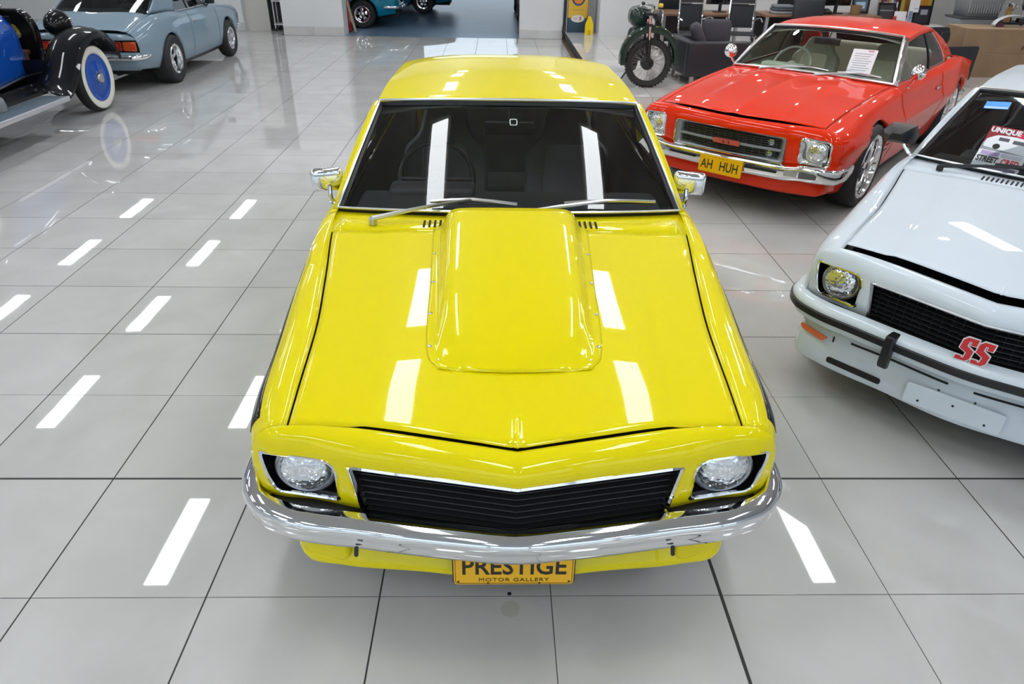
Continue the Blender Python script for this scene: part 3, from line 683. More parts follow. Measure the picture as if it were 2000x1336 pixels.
    # travel runs left to right along the front, outward (to the front) is on the right-hand side
    sec = [(-.048, .560), (-.030, .557), (-.012, .551), (0, .541), (.006, .528), (.004, .512), (-.002, .500), (-.004, .488), (-.006, .468), (-.014, .452), (-.030, .440), (-.055, .436), (-.058, .445), (-.035, .455), (-.02, .49), (-.034, .535), (-.048, .548)]
    zb = lambda x, y: .014
    bp = MB().sweep(pth, sec, zf=zb).build('front_bumper', m if white else CHR, car, fix='n', sharp=50)
    for sg in (-1, 1):
        i = int(len(pth)*(.5+sg*.26)); bx, by = pth[i]
        MB().lathe([(.010, -.002), (.010, .006), (.006, .010), (.0001, .011)], (sg*.50, -.178, .558), 'z', 10).build('bumper_bolt', CHR, bp)
        P = [(sg*s, surf_y(G, s, .54)+dy_, z) for s in np.linspace(.45, .725, 8) for dy_, z in ((0.03, .556), (.0, .552), (-.10+.03*sstep(.6, .725, s), .553))]; MB().grid(np.array(P).reshape(8, 3, 3), flip=sg < 0).build('bumper_gap_shade', mat('gap_shade_black', (.006, .006, .007), .45), bp, solid=.004)  # black filler sheet: painted shade of the open gap between chin and bumper
        if not white:
            MB().prism(rpoly([(-.006, -.016), (.006, -.016), (.006, .016), (-.006, .016)], .005, 3), .004, T(sg*.455, -.222, .471) @ Rz(sg*.17) @ Rx(PI/2-.35)).build('bumper_slot', BLK, bp, fix='n')
        MB().sweep([q for q in pth if q[0]*sg > .80 and q[1] > .0][::(1 if sg < 0 else 1)], [(-.02, .53), (-.02, .45), (-.05, .45), (-.05, .53)]).build('bumper_iron', DARK, bp, fix='n')
    pr = spl([(.78, 3.95), (.80, 4.12), (.74, 4.25), (.5, 4.30), (0, 4.32), (-.5, 4.30), (-.74, 4.25), (-.80, 4.12), (-.78, 3.95)], 40)
    MB().sweep(pr, sec).build('rear_bumper', m if white else CHR, car, fix='n', sharp=50)
    # ---- front apron / spoiler
    if not white:
        sp_p = spl([(-.70, .14), (-.69, .03), (-.655, -.035), (-.55, -.062), (-.3, -.090), (0, -.122), (.3, -.090), (.55, -.062), (.655, -.035), (.69, .03), (.70, .14)], 60)
        ss = [(-.02, .375), (-.018, .35), (-.015, .315), (-.008, .285), (.012, .262), (.018, .245), (.012, .228), (-.005, .222), (-.03, .226), (-.03, .28), (-.035, .34), (-.035, .375)]
        ap = MB().sweep(sp_p, ss, zf=lambda x, y: .018).build('front_spoiler', m, car, fix='n', sharp=50)
        for sg in (-1, 1): MB().prism(rpoly([(-.075, -.045), (.075, -.045), (.075, .05), (-.075, .05)], .03, 4), .028, T(sg*.585, -.055+.012, .318) @ Rz(sg*.28) @ Rx(PI/2)).build('spoiler_end_block', m, ap, bevel=.008, fix='n')
    else:
        sp_p = spl([(-.77, .16), (-.76, .03), (-.715, -.075), (-.60, -.115), (-.3, -.155), (0, -.195), (.3, -.155), (.60, -.115), (.715, -.075), (.76, .03), (.77, .16)], 60)
        ss = [(-.02, .44), (-.004, .42), (-.006, .36), (.004, .335), (.012, .30), (.014, .25), (.004, .235), (-.02, .235), (-.03, .30), (-.03, .43)]
        ap = MB().sweep(sp_p, ss).build('air_dam', m, car, fix='n', sharp=50)
        M2 = lambda s, y, z, a: T(s, y, z) @ Rz(a) @ Rx(PI/2)
        for sg in (-1, 1):
            a = sg*.13
            MB().prism(rpoly([(-.13, -.014), (.13, -.014), (.13, .016), (-.13, .016)], .010, 3), .004, M2(sg*.43, -.157, .285, a)).build('dam_slot', DARK, ap, fix='n')
            MB().prism(rpoly([(-.075, -.012), (.06, -.016), (.085, .014), (-.085, .014)], .008, 3), .006, M2(sg*.655, -.112, .385, sg*.42)).build('indicator_lens', AMB, ap, fix='n')
            MB().rbox((sg*.555, -.132, .392), (.008, .006, .03), .003).build('dam_clip', DARK, ap)
            MB().sweep([q for q in sp_p if .02 < abs(q[0]) < .5 and q[0]*sg > 0], [(.0, .408), (.0, .399), (-.02, .399), (-.02, .408)]).build('dam_seam', DARK, ap, fix='n')
        rs = [q for q in pth]; MB().sweep(rs, [(.004, .522), (.013, .516), (.013, .488), (.004, .482)], zf=zb).build('bumper_rubber_strip', BLK, bp, fix='n')
        for sg in (-1, 1):
            ov = [(-.05, .572), (.028, .566), (.034, .54), (.034, .43), (.022, .408), (-.005, .405), (-.005, .555), (-.05, .56)]
            i = int(np.argmin([abs(q[0]-sg*.30) for q in pth])); ps = [pth[i]+np.array([d, -d*sg*0]) for d in (-.020, -.014, .014, .020)]
            for q in ps: q[1] = np.interp(q[0], pth[:, 0], pth[:, 1]) if abs(q[0]) < .8 else q[1]
            MB().sweep(ps, ov).build('over_rider', BLK, bp, bevel=.006, fix='n')
        pl = MB().prism(rpoly([(-.19, -.05), (.19, -.05), (.19, .05), (-.19, .05)], .008, 2), .006, M2(0, -.207, .312, 0)).build('blank_plate_holder', m, ap, fix='n')
        for q in ((-.13, -.025), (0, .01), (.13, -.025), (-.07, .06), (.07, .06)): MB().lathe([(.005, 0), (.005, -.003), (.0001, -.004)], (q[0], -.213, .312+q[1]), 'y', 8).build('plate_screw', DARK, pl)
    # ---- wheels, mirrors, wipers, interior
    for y in (.52, 3.11):
        for sg in (-1, 1): wheel(car, .815, y, .305, .20, .185, 'fat', sg, z=.305-dz)
    underbody(car, sp)
    interior(car, sp, VINYL, TRIMD)
    for sg in (-1, 1):
        b = MB(); e = sp['lines'][1](1.47)
        if not white:
            b.tube([(sg*(e[0]+.005), 1.46, .905), (sg*(e[0]+.015), 1.46, .945), (sg*(e[0]+.015), 1.47, .985)], .010, 8); b.lathe([(.026, -.008), (.026, .004), (.012, .012)], (sg*(e[0]-.0), 1.46, .908), 'z', 12)
            mi = b.build('door_mirror', CHR, car, fix='n')
            R = Rz(-sg*.25).to_3x3(); MB().rbox((sg*(e[0]+.028), 1.49, 1.01), (.145, .045, .105), .02, R=R).build('mirror_shell', CHR, mi)
            MB().rbox((sg*(e[0]+.028)+sg*.006, 1.515, 1.01), (.125, .004, .085), .002, R=R).build('mirror_glass', SAT, mi)
        else:
            b.tube([(sg*(e[0]-.01), 1.44, .91), (sg*(e[0]+.03), 1.43, .95), (sg*(e[0]+.05), 1.43, .975)], .012, 8); mi = b.build('door_mirror', CHR, car, fix='n')
            Pm = [[(sg*(e[0]+.085+dx*k), 1.43+dyk, 1.025+dz_*k) for dx, dz_ in ((-.085, -.05), (.075, -.055), (.10, .01), (.06, .055), (-.07, .055), (-.095, .0))] for k, dyk in ((1.0, .05), (1.0, .01), (.75, -.055), (.35, -.095))]
            mm = MB().grid(Pm, cv=True, flip=sg > 0); mm.f.append(tuple(range(6))); mm.f.append(tuple(range(18, 24))); mm.build('mirror_shell', BLK, mi, fix='n', sharp=40)
    wm = SAT if not white else BLK
    wiper(car, (-.575, 1.125, .948), (-.165, 1.262, .988), (-.345, 1.262, .985), (.03, 1.235, .985), wm)
    wiper(car, (-.02, 1.125, .965), (.425, 1.262, .988), (.235, 1.255, .985), (.640, 1.298, .980), wm)
    car['sp'] = 0
    return car, sp, G

# ---- the yellow car
ycar, ysp, yG = torana('sports_coupe', 'bright yellow coupe with tall bonnet scoop and chrome bumper, parked nose-on in the aisle', 'car', YEL, (1.66, 0), 0.)
# cowl-induction bonnet scoop
def scoop(car, m):
    hz, e1 = ysp['hoodz'], ysp['lines'][0]
    def hood_z(s, y): e = e1(y); z0 = hz(y); return z0+(e[2]-z0)*(abs(s)/e[0])**2.5+.007
    H = fn((.155, .012), (.20, .026), (.30, .046), (.5, .066), (.75, .082), (1.0, .092), (1.06, .090)); wt = fn((.15, .190), (.25, .210), (.5, .230), (1.06, .246)); wb = fn((.15, .222), (.22, .246), (.5, .264), (1.06, .292)); fl_ = fn((.14, .235), (.18, .266), (.3, .284), (.6, .296), (1.06, .318))
    P = []
    ys = np.concatenate([[.135, .150, .165, .18, .2, .225], np.linspace(.25, 1.05, 24)])
    for y in ys:
        h = H(y) if y > .155 else .010*(y-.12)/.035; row = []; w0, w1, w2 = wt(y), wb(y), fl_(y)
        sec = [(0, h), (w0*.4, h), (w0*.75, h-.001), (w0*.92, h-.005), (w0, h-.013 if h > .03 else h*.7), (lerp(w0, w1, .45), h*.5+.003), (w1-.006, min(.014, h*.6+.002)), (w1+.006, .007), (w2-.006, .0055), (w2, .001)]
        half = spl(sec, 26); full = np.concatenate([half[:0:-1]*np.array([-1, 1]), half]); bow = lambda s: -.022*(1-min(abs(s)/.25, 1)**2)*max(0, 1-(y-.135)/.2)
        P.append([(s, y+bow(s), hood_z(s, y)+z) for s, z in full])
    sc = MB().grid(P).build('bonnet_scoop', m, car, sharp=50, solid=.004)
    last = P[-1]; k = len(last); b = MB(); b.add([(q[0]*.97, q[1]-.012, q[2]-.004) for q in last]+[(q[0]*.97, q[1]-.012, hood_z(q[0], 1.05)) for q in last], [(i, i+1, k+i+1, k+i) for i in range(k-1)]); b.build('scoop_mesh', DARK, sc)
    for sg in (-1, 1):
        for y, ds in ((.24, .012), (.42, .012), (.62, .012), (.83, .012), (.172, .030)):
            s = fl_(y)-ds; MB().lathe([(.007, 0), (.006, .003), (.0001, .0042)], (sg*s, y, hood_z(s, y)+.006), 'z', 10).build('scoop_screw', SAT, sc)
    for s in (-.075, .075): MB().lathe([(.007, 0), (.006, .003), (.0001, .0042)], (s, .142, hood_z(s, .142)+.006), 'z', 10).build('scoop_screw', SAT, sc)
scoop(ycar, YEL)
# number plate
PM = T(0, -.152, .316) @ Rx(PI/2-.02)
pf_ = MB().prism(rpoly([(-.190, -.069), (.190, -.069), (.190, .069), (-.190, .069)], .012, 3), .004, PM @ T(0, 0, -.005)).build('plate_surround', BLK, ycar, fix='n')
pl = MB().prism(rpoly([(-.186, -.067), (.186, -.067), (.186, .067), (-.186, .067)], .012, 3), .003, PM).build('number_plate', PLATE, ycar, fix='n')
MB().tube([PM @ Vector((q[0], q[1], .003)) for q in rpoly([(-.181, -.062), (.181, -.062), (.181, .062), (-.181, .062)], .010, 3)], .0012, 4, closed=True).build('plate_border', INK, pl)
text('PRESTIGE', .098, INK, pl, PM @ T(0, .008, .0035), xs=.80, bold=.0016)
text('MOTOR GALLERY', .021, INK, pl, PM @ T(0, -.047, .0035), xs=1.22, sp=1.1)
for q in ((-.172, -.054), (.172, -.054), (-.08, -.061), (.08, -.061)): MB().lathe([(.0035, 0), (.0035, -.002), (.0001, -.003)], tuple(PM @ Vector((q[0], q[1], .003))), 'y', 8).build('plate_screw', INK, pl)
# registration sticker holder on the glass, tow-hook hole in the floor
MB().tube([(q[0]+.02, 1.712+(q[1])*.88, 1.224+(q[1])*.47) for q in rpoly([(-.016, -.02), (.016, -.02), (.016, .02), (-.016, .02)], .006, 3)], .0022, 5, closed=True).build('windscreen_sticker', mat('white_print', (.85, .85, .85), .5), ycar)

# ------------------------------------------------------------------ the red muscle coupe
def hq_spec():
    L1 = line((-.03, .70, .750), (.3, .705, .80), (.8, .715, .84), (1.3, .73, .87), (1.45, .745, .875), (2.2, .77, .885), (3.0, .775, .895), (3.5, .765, .905), (4.0, .74, .865), (4.5, .70, .80))
    L2 = line((-.03, .775, .728), (.3, .795, .775), (.8, .815, .812), (1.45, .825, .842), (2.2, .835, .852), (3.0, .855, .868), (3.5, .855, .88), (4.0, .83, .84), (4.5, .78, .77))
    L3 = line((-.03, .83, .67), (.1, .86, .69), (.3, .875, .70), (.8, .872, .715), (1.45, .876, .725), (2.6, .886, .735), (3.3, .905, .765), (4, .885, .745), (4.5, .82, .70))
    L4 = line((-.03, .855, .57), (.1, .888, .58), (.3, .91, .585), (.8, .928, .585), (2.6, .932, .585), (3.3, .945, .59), (4, .905, .59), (4.5, .83, .57))
    L45 = line((-.03, .848, .545), (.1, .88, .553), (.3, .902, .557), (.8, .92, .557), (2.6, .924, .557), (3.3, .936, .56), (4, .897, .56), (4.5, .823, .545))
    L5 = line((-.03, .82, .42), (.1, .842, .38), (.5, .853, .34), (2.6, .858, .32), (3.5, .860, .34), (4.5, .79, .42))
    L6 = line((-.03, .74, .29), (.1, .78, .24), (.5, .81, .19), (2.6, .82, .18), (3.5, .81, .20), (4.5, .73, .31))
    return dict(lines=[L1, L2, L3, L4, L45, L5, L6], arches=[(.72, .34, .385), (3.54, .34, .385)], hoodz=fn((-.13, .752), (0, .79), (.3, .832), (.8, .872), (1.4, .905)),
        ws=((0, 1.365, .905), (.735, 1.45, .880), (0, 1.86, 1.235), (.605, 1.945, 1.205)), rg=((0, 4.02, .90), (.69, 3.86, .875), (0, 3.27, 1.215), (.585, 3.25, 1.165)),
        roofz=fn((1.86, 1.24), (2.2, 1.275), (2.6, 1.288), (3.0, 1.268), (3.3, 1.21)), drip=line((1.88, .632, 1.195), (2.05, .635, 1.215), (2.4, .635, 1.24), (2.8, .625, 1.235), (3.25, .60, 1.165)),
        sidewin=(1.53, 3.22, 2.0, 2.96), uw=.60, ub=(.0, 4.4, 1.3, 3.6), ubz=.66, bpillar=True)
def red_car():
    m = RED; sp = hq_spec()
    car = thing('muscle_coupe', 'bright red vintage coupe with silver grille, chrome wheels and amber number plate', 'car', (3.575, 4.095, 0), math.radians(-41.6))
    for sg in (-1, 1):
        for nm, a, b in (('front_fender', -.03, 1.42), ('door', 1.42, 2.78), ('rear_quarter', 2.78, 4.5)):
            p = side_panel(sp, nm, a, b, sg, m, car)
            if nm == 'door': door_handle(p, sp, 2.62, .735, sg)
            else: arch_lip(sp, 0 if nm[0] == 'f' else 1, sg, m, p)
            if nm[0] == 'f':
                for k in range(3):
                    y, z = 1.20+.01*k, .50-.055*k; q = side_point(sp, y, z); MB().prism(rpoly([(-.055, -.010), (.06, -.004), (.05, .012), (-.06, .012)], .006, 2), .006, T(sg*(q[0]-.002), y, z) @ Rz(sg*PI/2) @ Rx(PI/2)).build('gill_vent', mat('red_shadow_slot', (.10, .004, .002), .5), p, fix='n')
    rows = [[(0, -.132, .748), (.3, -.108, .750), (.5, -.083, .752), (.64, -.052, .750), (.76, -.030, .735), (.815, -.025, .705)],
            [(0, -.172, .733), (.3, -.150, .734), (.5, -.126, .734), (.64, -.098, .732), (.775, -.062, .716), (.835, -.030, .675)],
            [(0, -.192, .700), (.3, -.170, .700), (.5, -.147, .700), (.64, -.120, .697), (.785, -.085, .680), (.850, -.036, .640)],
            [(0, -.196, .640), (.3, -.174, .640), (.5, -.150, .640), (.64, -.124, .638), (.79, -.090, .625), (.858, -.034, .60)],
            [(0, -.186, .540), (.3, -.165, .540), (.5, -.142, .540), (.64, -.116, .540), (.79, -.084, .535), (.856, -.030, .53)],
            [(0, -.150, .400), (.3, -.130, .400), (.5, -.108, .400), (.64, -.085, .400), (.78, -.058, .400), (.83, -.022, .41)]]
    G = nose_grid(rows, 61, 34)
    gr = rpoly([(-.05, .672), (.478, .672), (.478, .470), (-.05, .470)], [.001, .03, .03, .001], 5)
    hl = rpoly([(.578, .690), (.795, .676), (.800, .485), (.582, .492)], .032, 6)
    gr[:, 0] = np.where(gr[:, 0] < 0, -.02, gr[:, 0])
    hole_patch(G, [gr, hl]).build('nose_panel', m, car, sharp=30, solid=.008)
    RF = mat('lamp_reflector', (.85, .86, .84), .12, 1.0, bump=('noise', 9, .3, .02))
    for sg in (-1, 1):
        ring = [np.array([sg*q[0], surf_y(G, q[0], q[1])-.004, q[1]]) for q in hl]; c = np.array([sg*.690, 0, .585])
        R2 = [[np.array([c[0]+(p[0]-c[0])*k_, p[1]+dy, c[2]+(p[2]-c[2])*k_]) for p in ring] for k_, dy in ((1.02, .0), (.97, -.004), (.93, .012), (.74, .03))]
        b = MB(); b.grid(R2, cv=True, flip=sg > 0); b.add(R2[-1], [tuple(range(len(ring)))]); lamp = b.build('headlamp_housing', RF, car, fix='n')
        MB().tube(ring, .008, 6, closed=True).build('headlamp_bezel', CHR, lamp)
        yc = -.082; MB().lathe([(.076, .02), (.074, -.004), (.062, -.014), (.04, -.021), (.0001, -.025)], (c[0], yc, c[2]), 'y', 32).build('headlamp_lens', LENS, lamp, fix='n')
        MB().lathe([(.074, .02), (.086, .012), (.086, -.006), (.078, -.010), (.073, .0)], (c[0], yc, c[2]), 'y', 32).build('headlamp_ring', SAT, lamp, fix='n')
    # grille
    SIL = mat('silver_grille_paint', (.33, .36, .39), .35, .5)
    yg = lambda s: surf_y(G, abs(s), .56)
    gx = np.linspace(-.48, .48, 25); go = rpoly([(-.478, .672), (.478, .672), (.478, .470), (-.478, .470)], .03, 6); gi = rpoly([(-.415, .640), (.415, .640), (.415, .497), (-.415, .497)], .012, 6)
    Y = lambda p, d: (p[0], yg(p[0])+d, p[1])
    b = MB(); b.grid([[Y(p, -.004) for p in go], [Y(q, .05) for q in gi]], cv=True); g = b.build('grille', SIL, car, fix='n', solid=.003)
    MB().grid([[(x, yg(x)+.055, z) for z in (.66, .46)] for x in gx], flip=True).build('grille_backing', mat('grille_black', (.006, .006, .007), .5), g)
    MB().tube([Y(p, -.006) for p in go[::1]], .006, 6, closed=True).build('grille_surround', CHR, g)
    DG = mat('dark_grille_bar', (.10, .105, .11), .35, .4)
    for z in (.635, .618, .601, .584, .537, .520, .503, .487):
        MB().sweep([(x, yg(x)+.040) for x in np.linspace(-.415, .415, 21)], [(.004, z+.002), (.004, z-.002), (-.012, z-.002), (-.012, z+.002)]).build('grille_bar', DG, g, fix='n')
    for x in np.linspace(-.39, .39, 14): MB().box((x, yg(x)+.045, .56), (.004, .01, .155)).build('grille_post', DG, g)
    for sg in (-1, 1): MB().sweep([(x, yg(x)+.028) for x in (np.linspace(-.44, -.10, 10) if sg < 0 else np.linspace(.10, .44, 10))], [(.008, .570), (.008, .552), (-.012, .548), (-.012, .574)]).build('grille_centre_bar', SIL, g, fix='n', bevel=.003)
    bd = MB().prism(rpoly([(-.115, -.020), (.115, -.020), (.115, .020), (-.115, .020)], .008, 2), .012, T(0, yg(0)+.024, .562) @ Rx(PI/2)).build('grille_badge', mat('badge_red', (.55, .10, .07), .4), g, fix='n')
    BM = T(0, yg(0)+.012, .560) @ Rx(PI/2)
    for x in (-.022, .022): MB().prism([(-.006, -.011), (.006, -.011), (.006, .011), (-.006, .011)], .001, BM @ T(x, 0, .0004)).build('badge_mark', INK, bd, fix='n')
    for sg in (1,):      # driving lamps behind the bars
        for z in (.61, .52): MB().lathe([(.028, .0), (.026, -.008), (.0001, -.014)], (.345, yg(.345)+.05, z), 'y', 16).build('grille_lamp', mat('blue_lamp', (.45, .60, .85), .1, .8), g, fix='n')
    # bonnet: low centre ridge, twin scoop dimples
    yf = fn((0, -.126), (.43, -.100), (.72, -.075), (.92, -.042), (1, -.028)); yb = fn((0, 1.325), (1, 1.40)); e1 = sp['lines'][0]
    def bump(s, y, a):
        r = .010*math.exp(-(s/.05)**2)*(1-sstep(.9, 1.3, y)); r += .010*(1-sstep(.5, .60, a))*sstep(-.1, .1, y)
        d = ((s-.36)/.15)**2+((y-1.02)/.22)**2; r += .016*math.exp(-d*d); return r+.012*(1-sstep(-.12, .05, y))*(1-a**4)
    dome_panel('bonnet', sp['hoodz'], e1, lambda a: yf(a)+.012, yb, m, car, nu=44, ts=np.array([0, .02, .05, .09, .14, .2, .27, .34, .41, .48, .52, .56, .6, .65, .72, .8, .87, .93, .97, 1.]), bump=bump, gap=.006, solid=.002)
    P = []
    for t in np.linspace(-1, 1, 41):
        a = abs(t); y = yf(a); e = e1(y); z0 = sp['hoodz'](y); z = z0+(e[2]-z0)*a**2.5; P.append([(t*e[0], y-.014, z-.012), (t*e[0], y+.05, z-.016), (t*e[0]*.98, y+.10, z-.06)])
    MB().grid(np.array(P).transpose(1, 0, 2)).build('slam_panel', DARK, car, solid=.004)
    for sg in (-1, 1):
        P = [[e1(y)*np.array([sg, 1, 1])+np.array([sg*dx, 0, dzz]) for dx, dzz in ((.012, -.014), (-.03, -.016), (-.04, -.05))] for y in np.linspace(-.02, 1.4, 24)]
        MB().grid(P, flip=sg > 0).build('bonnet_channel', DARK, car, solid=.003)
    cowl(car, sp, m, yb); sp['winframe'] = CHR
    greenhouse(car, sp, m, GLC, sideglass=GLC, seal=.012, trimr=.012, pillar=CHR)
    # wide bright strip on the screen surround
    dome_panel('boot_lid', fn((3.8, .93), (4.02, .90), (4.3, .86), (4.5, .81)), e1, fn((0, 4.035), (1, 3.875)), fn((0, 4.52), (1, 4.5)), m, car, nu=12)
    tl = [[(t*(.71 if z > .78 else .82 if z > .5 else .74), yy-.05*abs(t)**4, z-(.01*t*t if z > .78 else 0)) for t in np.linspace(-1, 1, 17)] for z, yy in ((.815, 4.515), (.77, 4.55), (.62, 4.56), (.45, 4.55), (.30, 4.5))]
    MB().grid(tl, flip=True).build('tail_panel', m, car, solid=.008)
    for sg in (-1, 1): MB().rbox((sg*.60, 4.545, .60), (.34, .03, .09), .012).build('tail_lamp', REDL, car)
    pr = spl([(.84, 4.2), (.86, 4.42), (.78, 4.58), (.5, 4.62), (0, 4.63), (-.5, 4.62), (-.78, 4.58), (-.86, 4.42), (-.84, 4.2)], 40)
    sec = [(-.06, .470), (-.015, .472), (0, .461), (.004, .445), (.0, .405), (-.006, .370), (-.02, .355), (-.05, .353), (-.05, .37), (-.03, .425)]
    MB().sweep(pr, sec).build('rear_bumper', CHR, car, fix='n', sharp=50)
    pth = spl([(-.905, .22), (-.908, .06), (-.875, -.075), (-.80, -.150), (-.62, -.195), (-.3, -.228), (0, -.245), (.3, -.228), (.62, -.195), (.80, -.150), (.875, -.075), (.908, .06), (.905, .22)], 71)
    bp = MB().sweep(pth, sec, zf=lambda x, y: .016*sstep(.5, .66, abs(x))-.012*sstep(.80, .9, abs(x))).build('front_bumper', CHR, car, fix='n', sharp=50)
    yb_ = lambda s: np.interp(s, pth[8:-8, 0], pth[8:-8, 1])
    for sg in (-1, 1):
        an = sg*.09
        MB().prism(rpoly([(-.13, -.010), (.13, -.010), (.13, .010), (-.13, .010)], .009, 3), .006, T(sg*.34, yb_(sg*.34)-.003, .420) @ Rz(an) @ Rx(PI/2)).build('bumper_slot', BLK, bp, fix='n')
        MB().prism(rpoly([(-.065, -.022), (.065, -.022), (.065, .022), (-.065, .022)], .008, 3), .006, T(sg*.695, yb_(sg*.695)-.003, .427) @ Rz(sg*.33) @ Rx(PI/2)).build('parking_lamp', mat('smoked_lens', (.10, .10, .10), .12, coat=.5), bp, fix='n')
        MB().prism(rpoly([(-.05, -.024), (.05, -.024), (.05, .024), (-.05, .024)], .010, 3), .004, T(sg*.57, yb_(sg*.57)+.0, .427) @ Rz(sg*.18) @ Rx(PI/2)).build('bumper_pad', SAT, bp, fix='n')
    vp = spl([(-.80, .06), (-.77, -.05), (-.6, -.115), (0, -.16), (.6, -.115), (.77, -.05), (.80, .06)], 40)
    MB().sweep(vp, [(.0, .36), (.006, .30), (-.005, .255), (-.03, .24), (-.03, .36)]).build('front_valance', m, car, fix='n')
    PM = T(.02, -.255, .385) @ Rx(PI/2-.05)
    pl = MB().prism(rpoly([(-.186, -.067), (.186, -.067), (.186, .067), (-.186, .067)], .008, 2), .004, PM).build('number_plate', PLATE, car, fix='n')
    text('AH', .105, INK, pl, PM @ T(-.115, -.006, .0045), xs=.72, bold=.0012); text('HUH', .105, INK, pl, PM @ T(.075, -.006, .0045), xs=.72, bold=.0012)
    for x in (-.045, -.015, .015, .045): MB().box(tuple(PM @ Vector((x, .057, .0045))), (.012, .001, .003)).build('plate_small_print', INK, pl)
    for y in (.72, 3.54):
        for sg in (-1, 1):
            t = wheel(car, .895, y, .345, .23, .262, 'star', sg, spokes=5, rimmat=CHR, lip=.03)
            q = MB()
            for k in range(30):
                a = 2*PI*k/30; q.lathe([(.006, sg*.004), (.005, sg*.011), (.0001, sg*.013)], (sg*.895, y+.246*math.cos(a), .345+.246*math.sin(a)), 'x', 6)
            tag(q.build('rim_rivets', SAT, t, fix='n'), kind='stuff')
            MB().lathe([(.16, -sg*.10), (.155, -sg*.09), (.05, -sg*.09), (.045, -sg*.1)], (sg*.895, y, .345), 'x', 24).build('brake_disc', SAT, t, fix='n')
    underbody(car, sp); interior(car, sp, CREAM, mat('pale_green_trim', (.52, .60, .48), .5), wheelm=mat('cream_rim', (.45, .46, .40), .3))
    for sg in (-1, 1):
        e = sp['lines'][1](1.62); b = MB(); b.tube([(sg*(e[0]-.02), 1.66, .845), (sg*(e[0]+.02), 1.62, .90), (sg*(e[0]+.04), 1.60, .945)], .011, 8); b.lathe([(.03, -.006), (.03, .006), (.012, .016)], (sg*(e[0]-.02), 1.66, .845), 'z', 12); mi = b.build('door_mirror', CHR, car, fix='n')
        MB().lathe([(.06, .03), (.066, .018), (.06, -.012), (.04, -.032), (.0001, -.04)], (sg*(e[0]+.05), 1.60, .985), 'y', 20, R=Rz(-sg*.2).to_3x3()).build('mirror_shell', CHR, mi, fix='n')
    wiper(car, (-.42, 1.30, .895), (-.02, 1.42, .935), (-.22, 1.42, .932), (.18, 1.42, .932), SAT)
    wiper(car, (.10, 1.30, .895), (.46, 1.425, .935), (.26, 1.415, .932), (.63, 1.45, .925), SAT)
    # sheet of paper behind the glass
    return car, sp
rcar, rsp = red_car()
nt_ = thing('notice_sheet', 'white printed sheet standing behind the red car windscreen', 'paper', (0, 0, 0)); nt_.matrix_world = Matrix.LocRotScale(Vector((3.565, 4.085, 0)), Matrix.Rotation(math.radians(-41.6), 3, 'Z').to_quaternion(), None) @ T(.42, 1.505, 1.00) @ Rx(math.radians(62)) @ Rz(.02)
PAPER = mat('white_paper', (.86, .87, .92), .7)
MB().prism([(-.105, -.15), (.105, -.15), (.105, .15), (-.105, .15)], .001).build('sheet', PAPER, nt_, fix='n')
GI = mat('grey_print', (.35, .36, .42), .7)
for i in range(11): MB().box((-.01 if i % 3 else .0, .11-i*.021, .0013), (.16-.02*(i % 3), .006, .0004)).build('print_line', GI, nt_)
MB().box((.05, .135, .0013), (.05, .008, .0004)).build('print_line', mat('red_print', (.6, .1, .1), .7), nt_)

# ------------------------------------------------------------------ the white car beside it
WA = math.radians(-43.2)
wcar, wsp, wG = torana('racing_coupe', 'white coupe with black bumper strip, SS grille badge and bonnet ajar', 'car', WHT, (3.709, .899), WA, dz=-.04, white=True)
WMAT = Matrix.LocRotScale(Vector((3.709, .899, -.04)), Matrix.Rotation(WA, 3, 'Z').to_quaternion(), None)
BRED = mat('badge_scarlet', (.62, .03, .04), .35)
bg = T(0, -.266, .622) @ Rx(PI/2)
S_OUT = [(.0, .0), (.0, .17), (.2, .17), (.2, .12), (.28, .12), (.28, .36), (.0, .50), (.0, .86), (.12, 1.), (.5, 1.), (.5, .80), (.5, .70), (.3, .70), (.3, .84), (.22, .84), (.22, .64), (.5, .48), (.5, .14), (.38, .0)]
def blockS(k, off, m, par, nm, z0, d):
    o = MB()
    for x0 in (-.055, .003):
        P = [np.array([q[0]*.104+x0, (q[1]-.5)*.105]) for q in S_OUT]; P = [p+np.array([.12*p[1], 0]) for p in P]; n = len(P); Q = []
        for i in range(n):
            a, b, c = P[i-1], P[i], P[(i+1) % n]; u = (b-a)/max(np.linalg.norm(b-a), 1e-9); v = (c-b)/max(np.linalg.norm(c-b), 1e-9); nn = np.array([-u[1]-v[1], u[0]+v[0]]); nn /= max(np.linalg.norm(nn), 1e-6); Q.append(b+nn*k)
        o.prism(Q, d, bg @ T(0, 0, z0))
    return o.build(nm, m, par, fix='n')
bo = blockS(.0042, 0, mat('badge_white_edge', (.80, .80, .80), .4), wcar, 'grille_badge', 0, .005)
blockS(-.0008, 0, BRED, bo, 'badge_letters', .0052, .002)
# blue sticker high on the screen
st = MB().prism([(-.062, -.032), (.062, -.032), (.062, .032), (-.062, .032)], .001, T(-.495, 1.715, 1.212) @ Rx(math.radians(30)) @ Ry(-.12)).build('windscreen_sticker', mat('blue_sticker', (.03, .32, .85), .4), wcar, fix='n')
MB().prism([(-.058, -.030), (.058, -.030), (.058, -.014), (-.058, -.014)], .0006, T(-.495, 1.715, 1.212) @ Rx(math.radians(30)) @ Ry(-.12) @ T(0, 0, .0012)).build('sticker_band', mat('pale_blue_print', (.45, .65, .85), .5), st, fix='n')
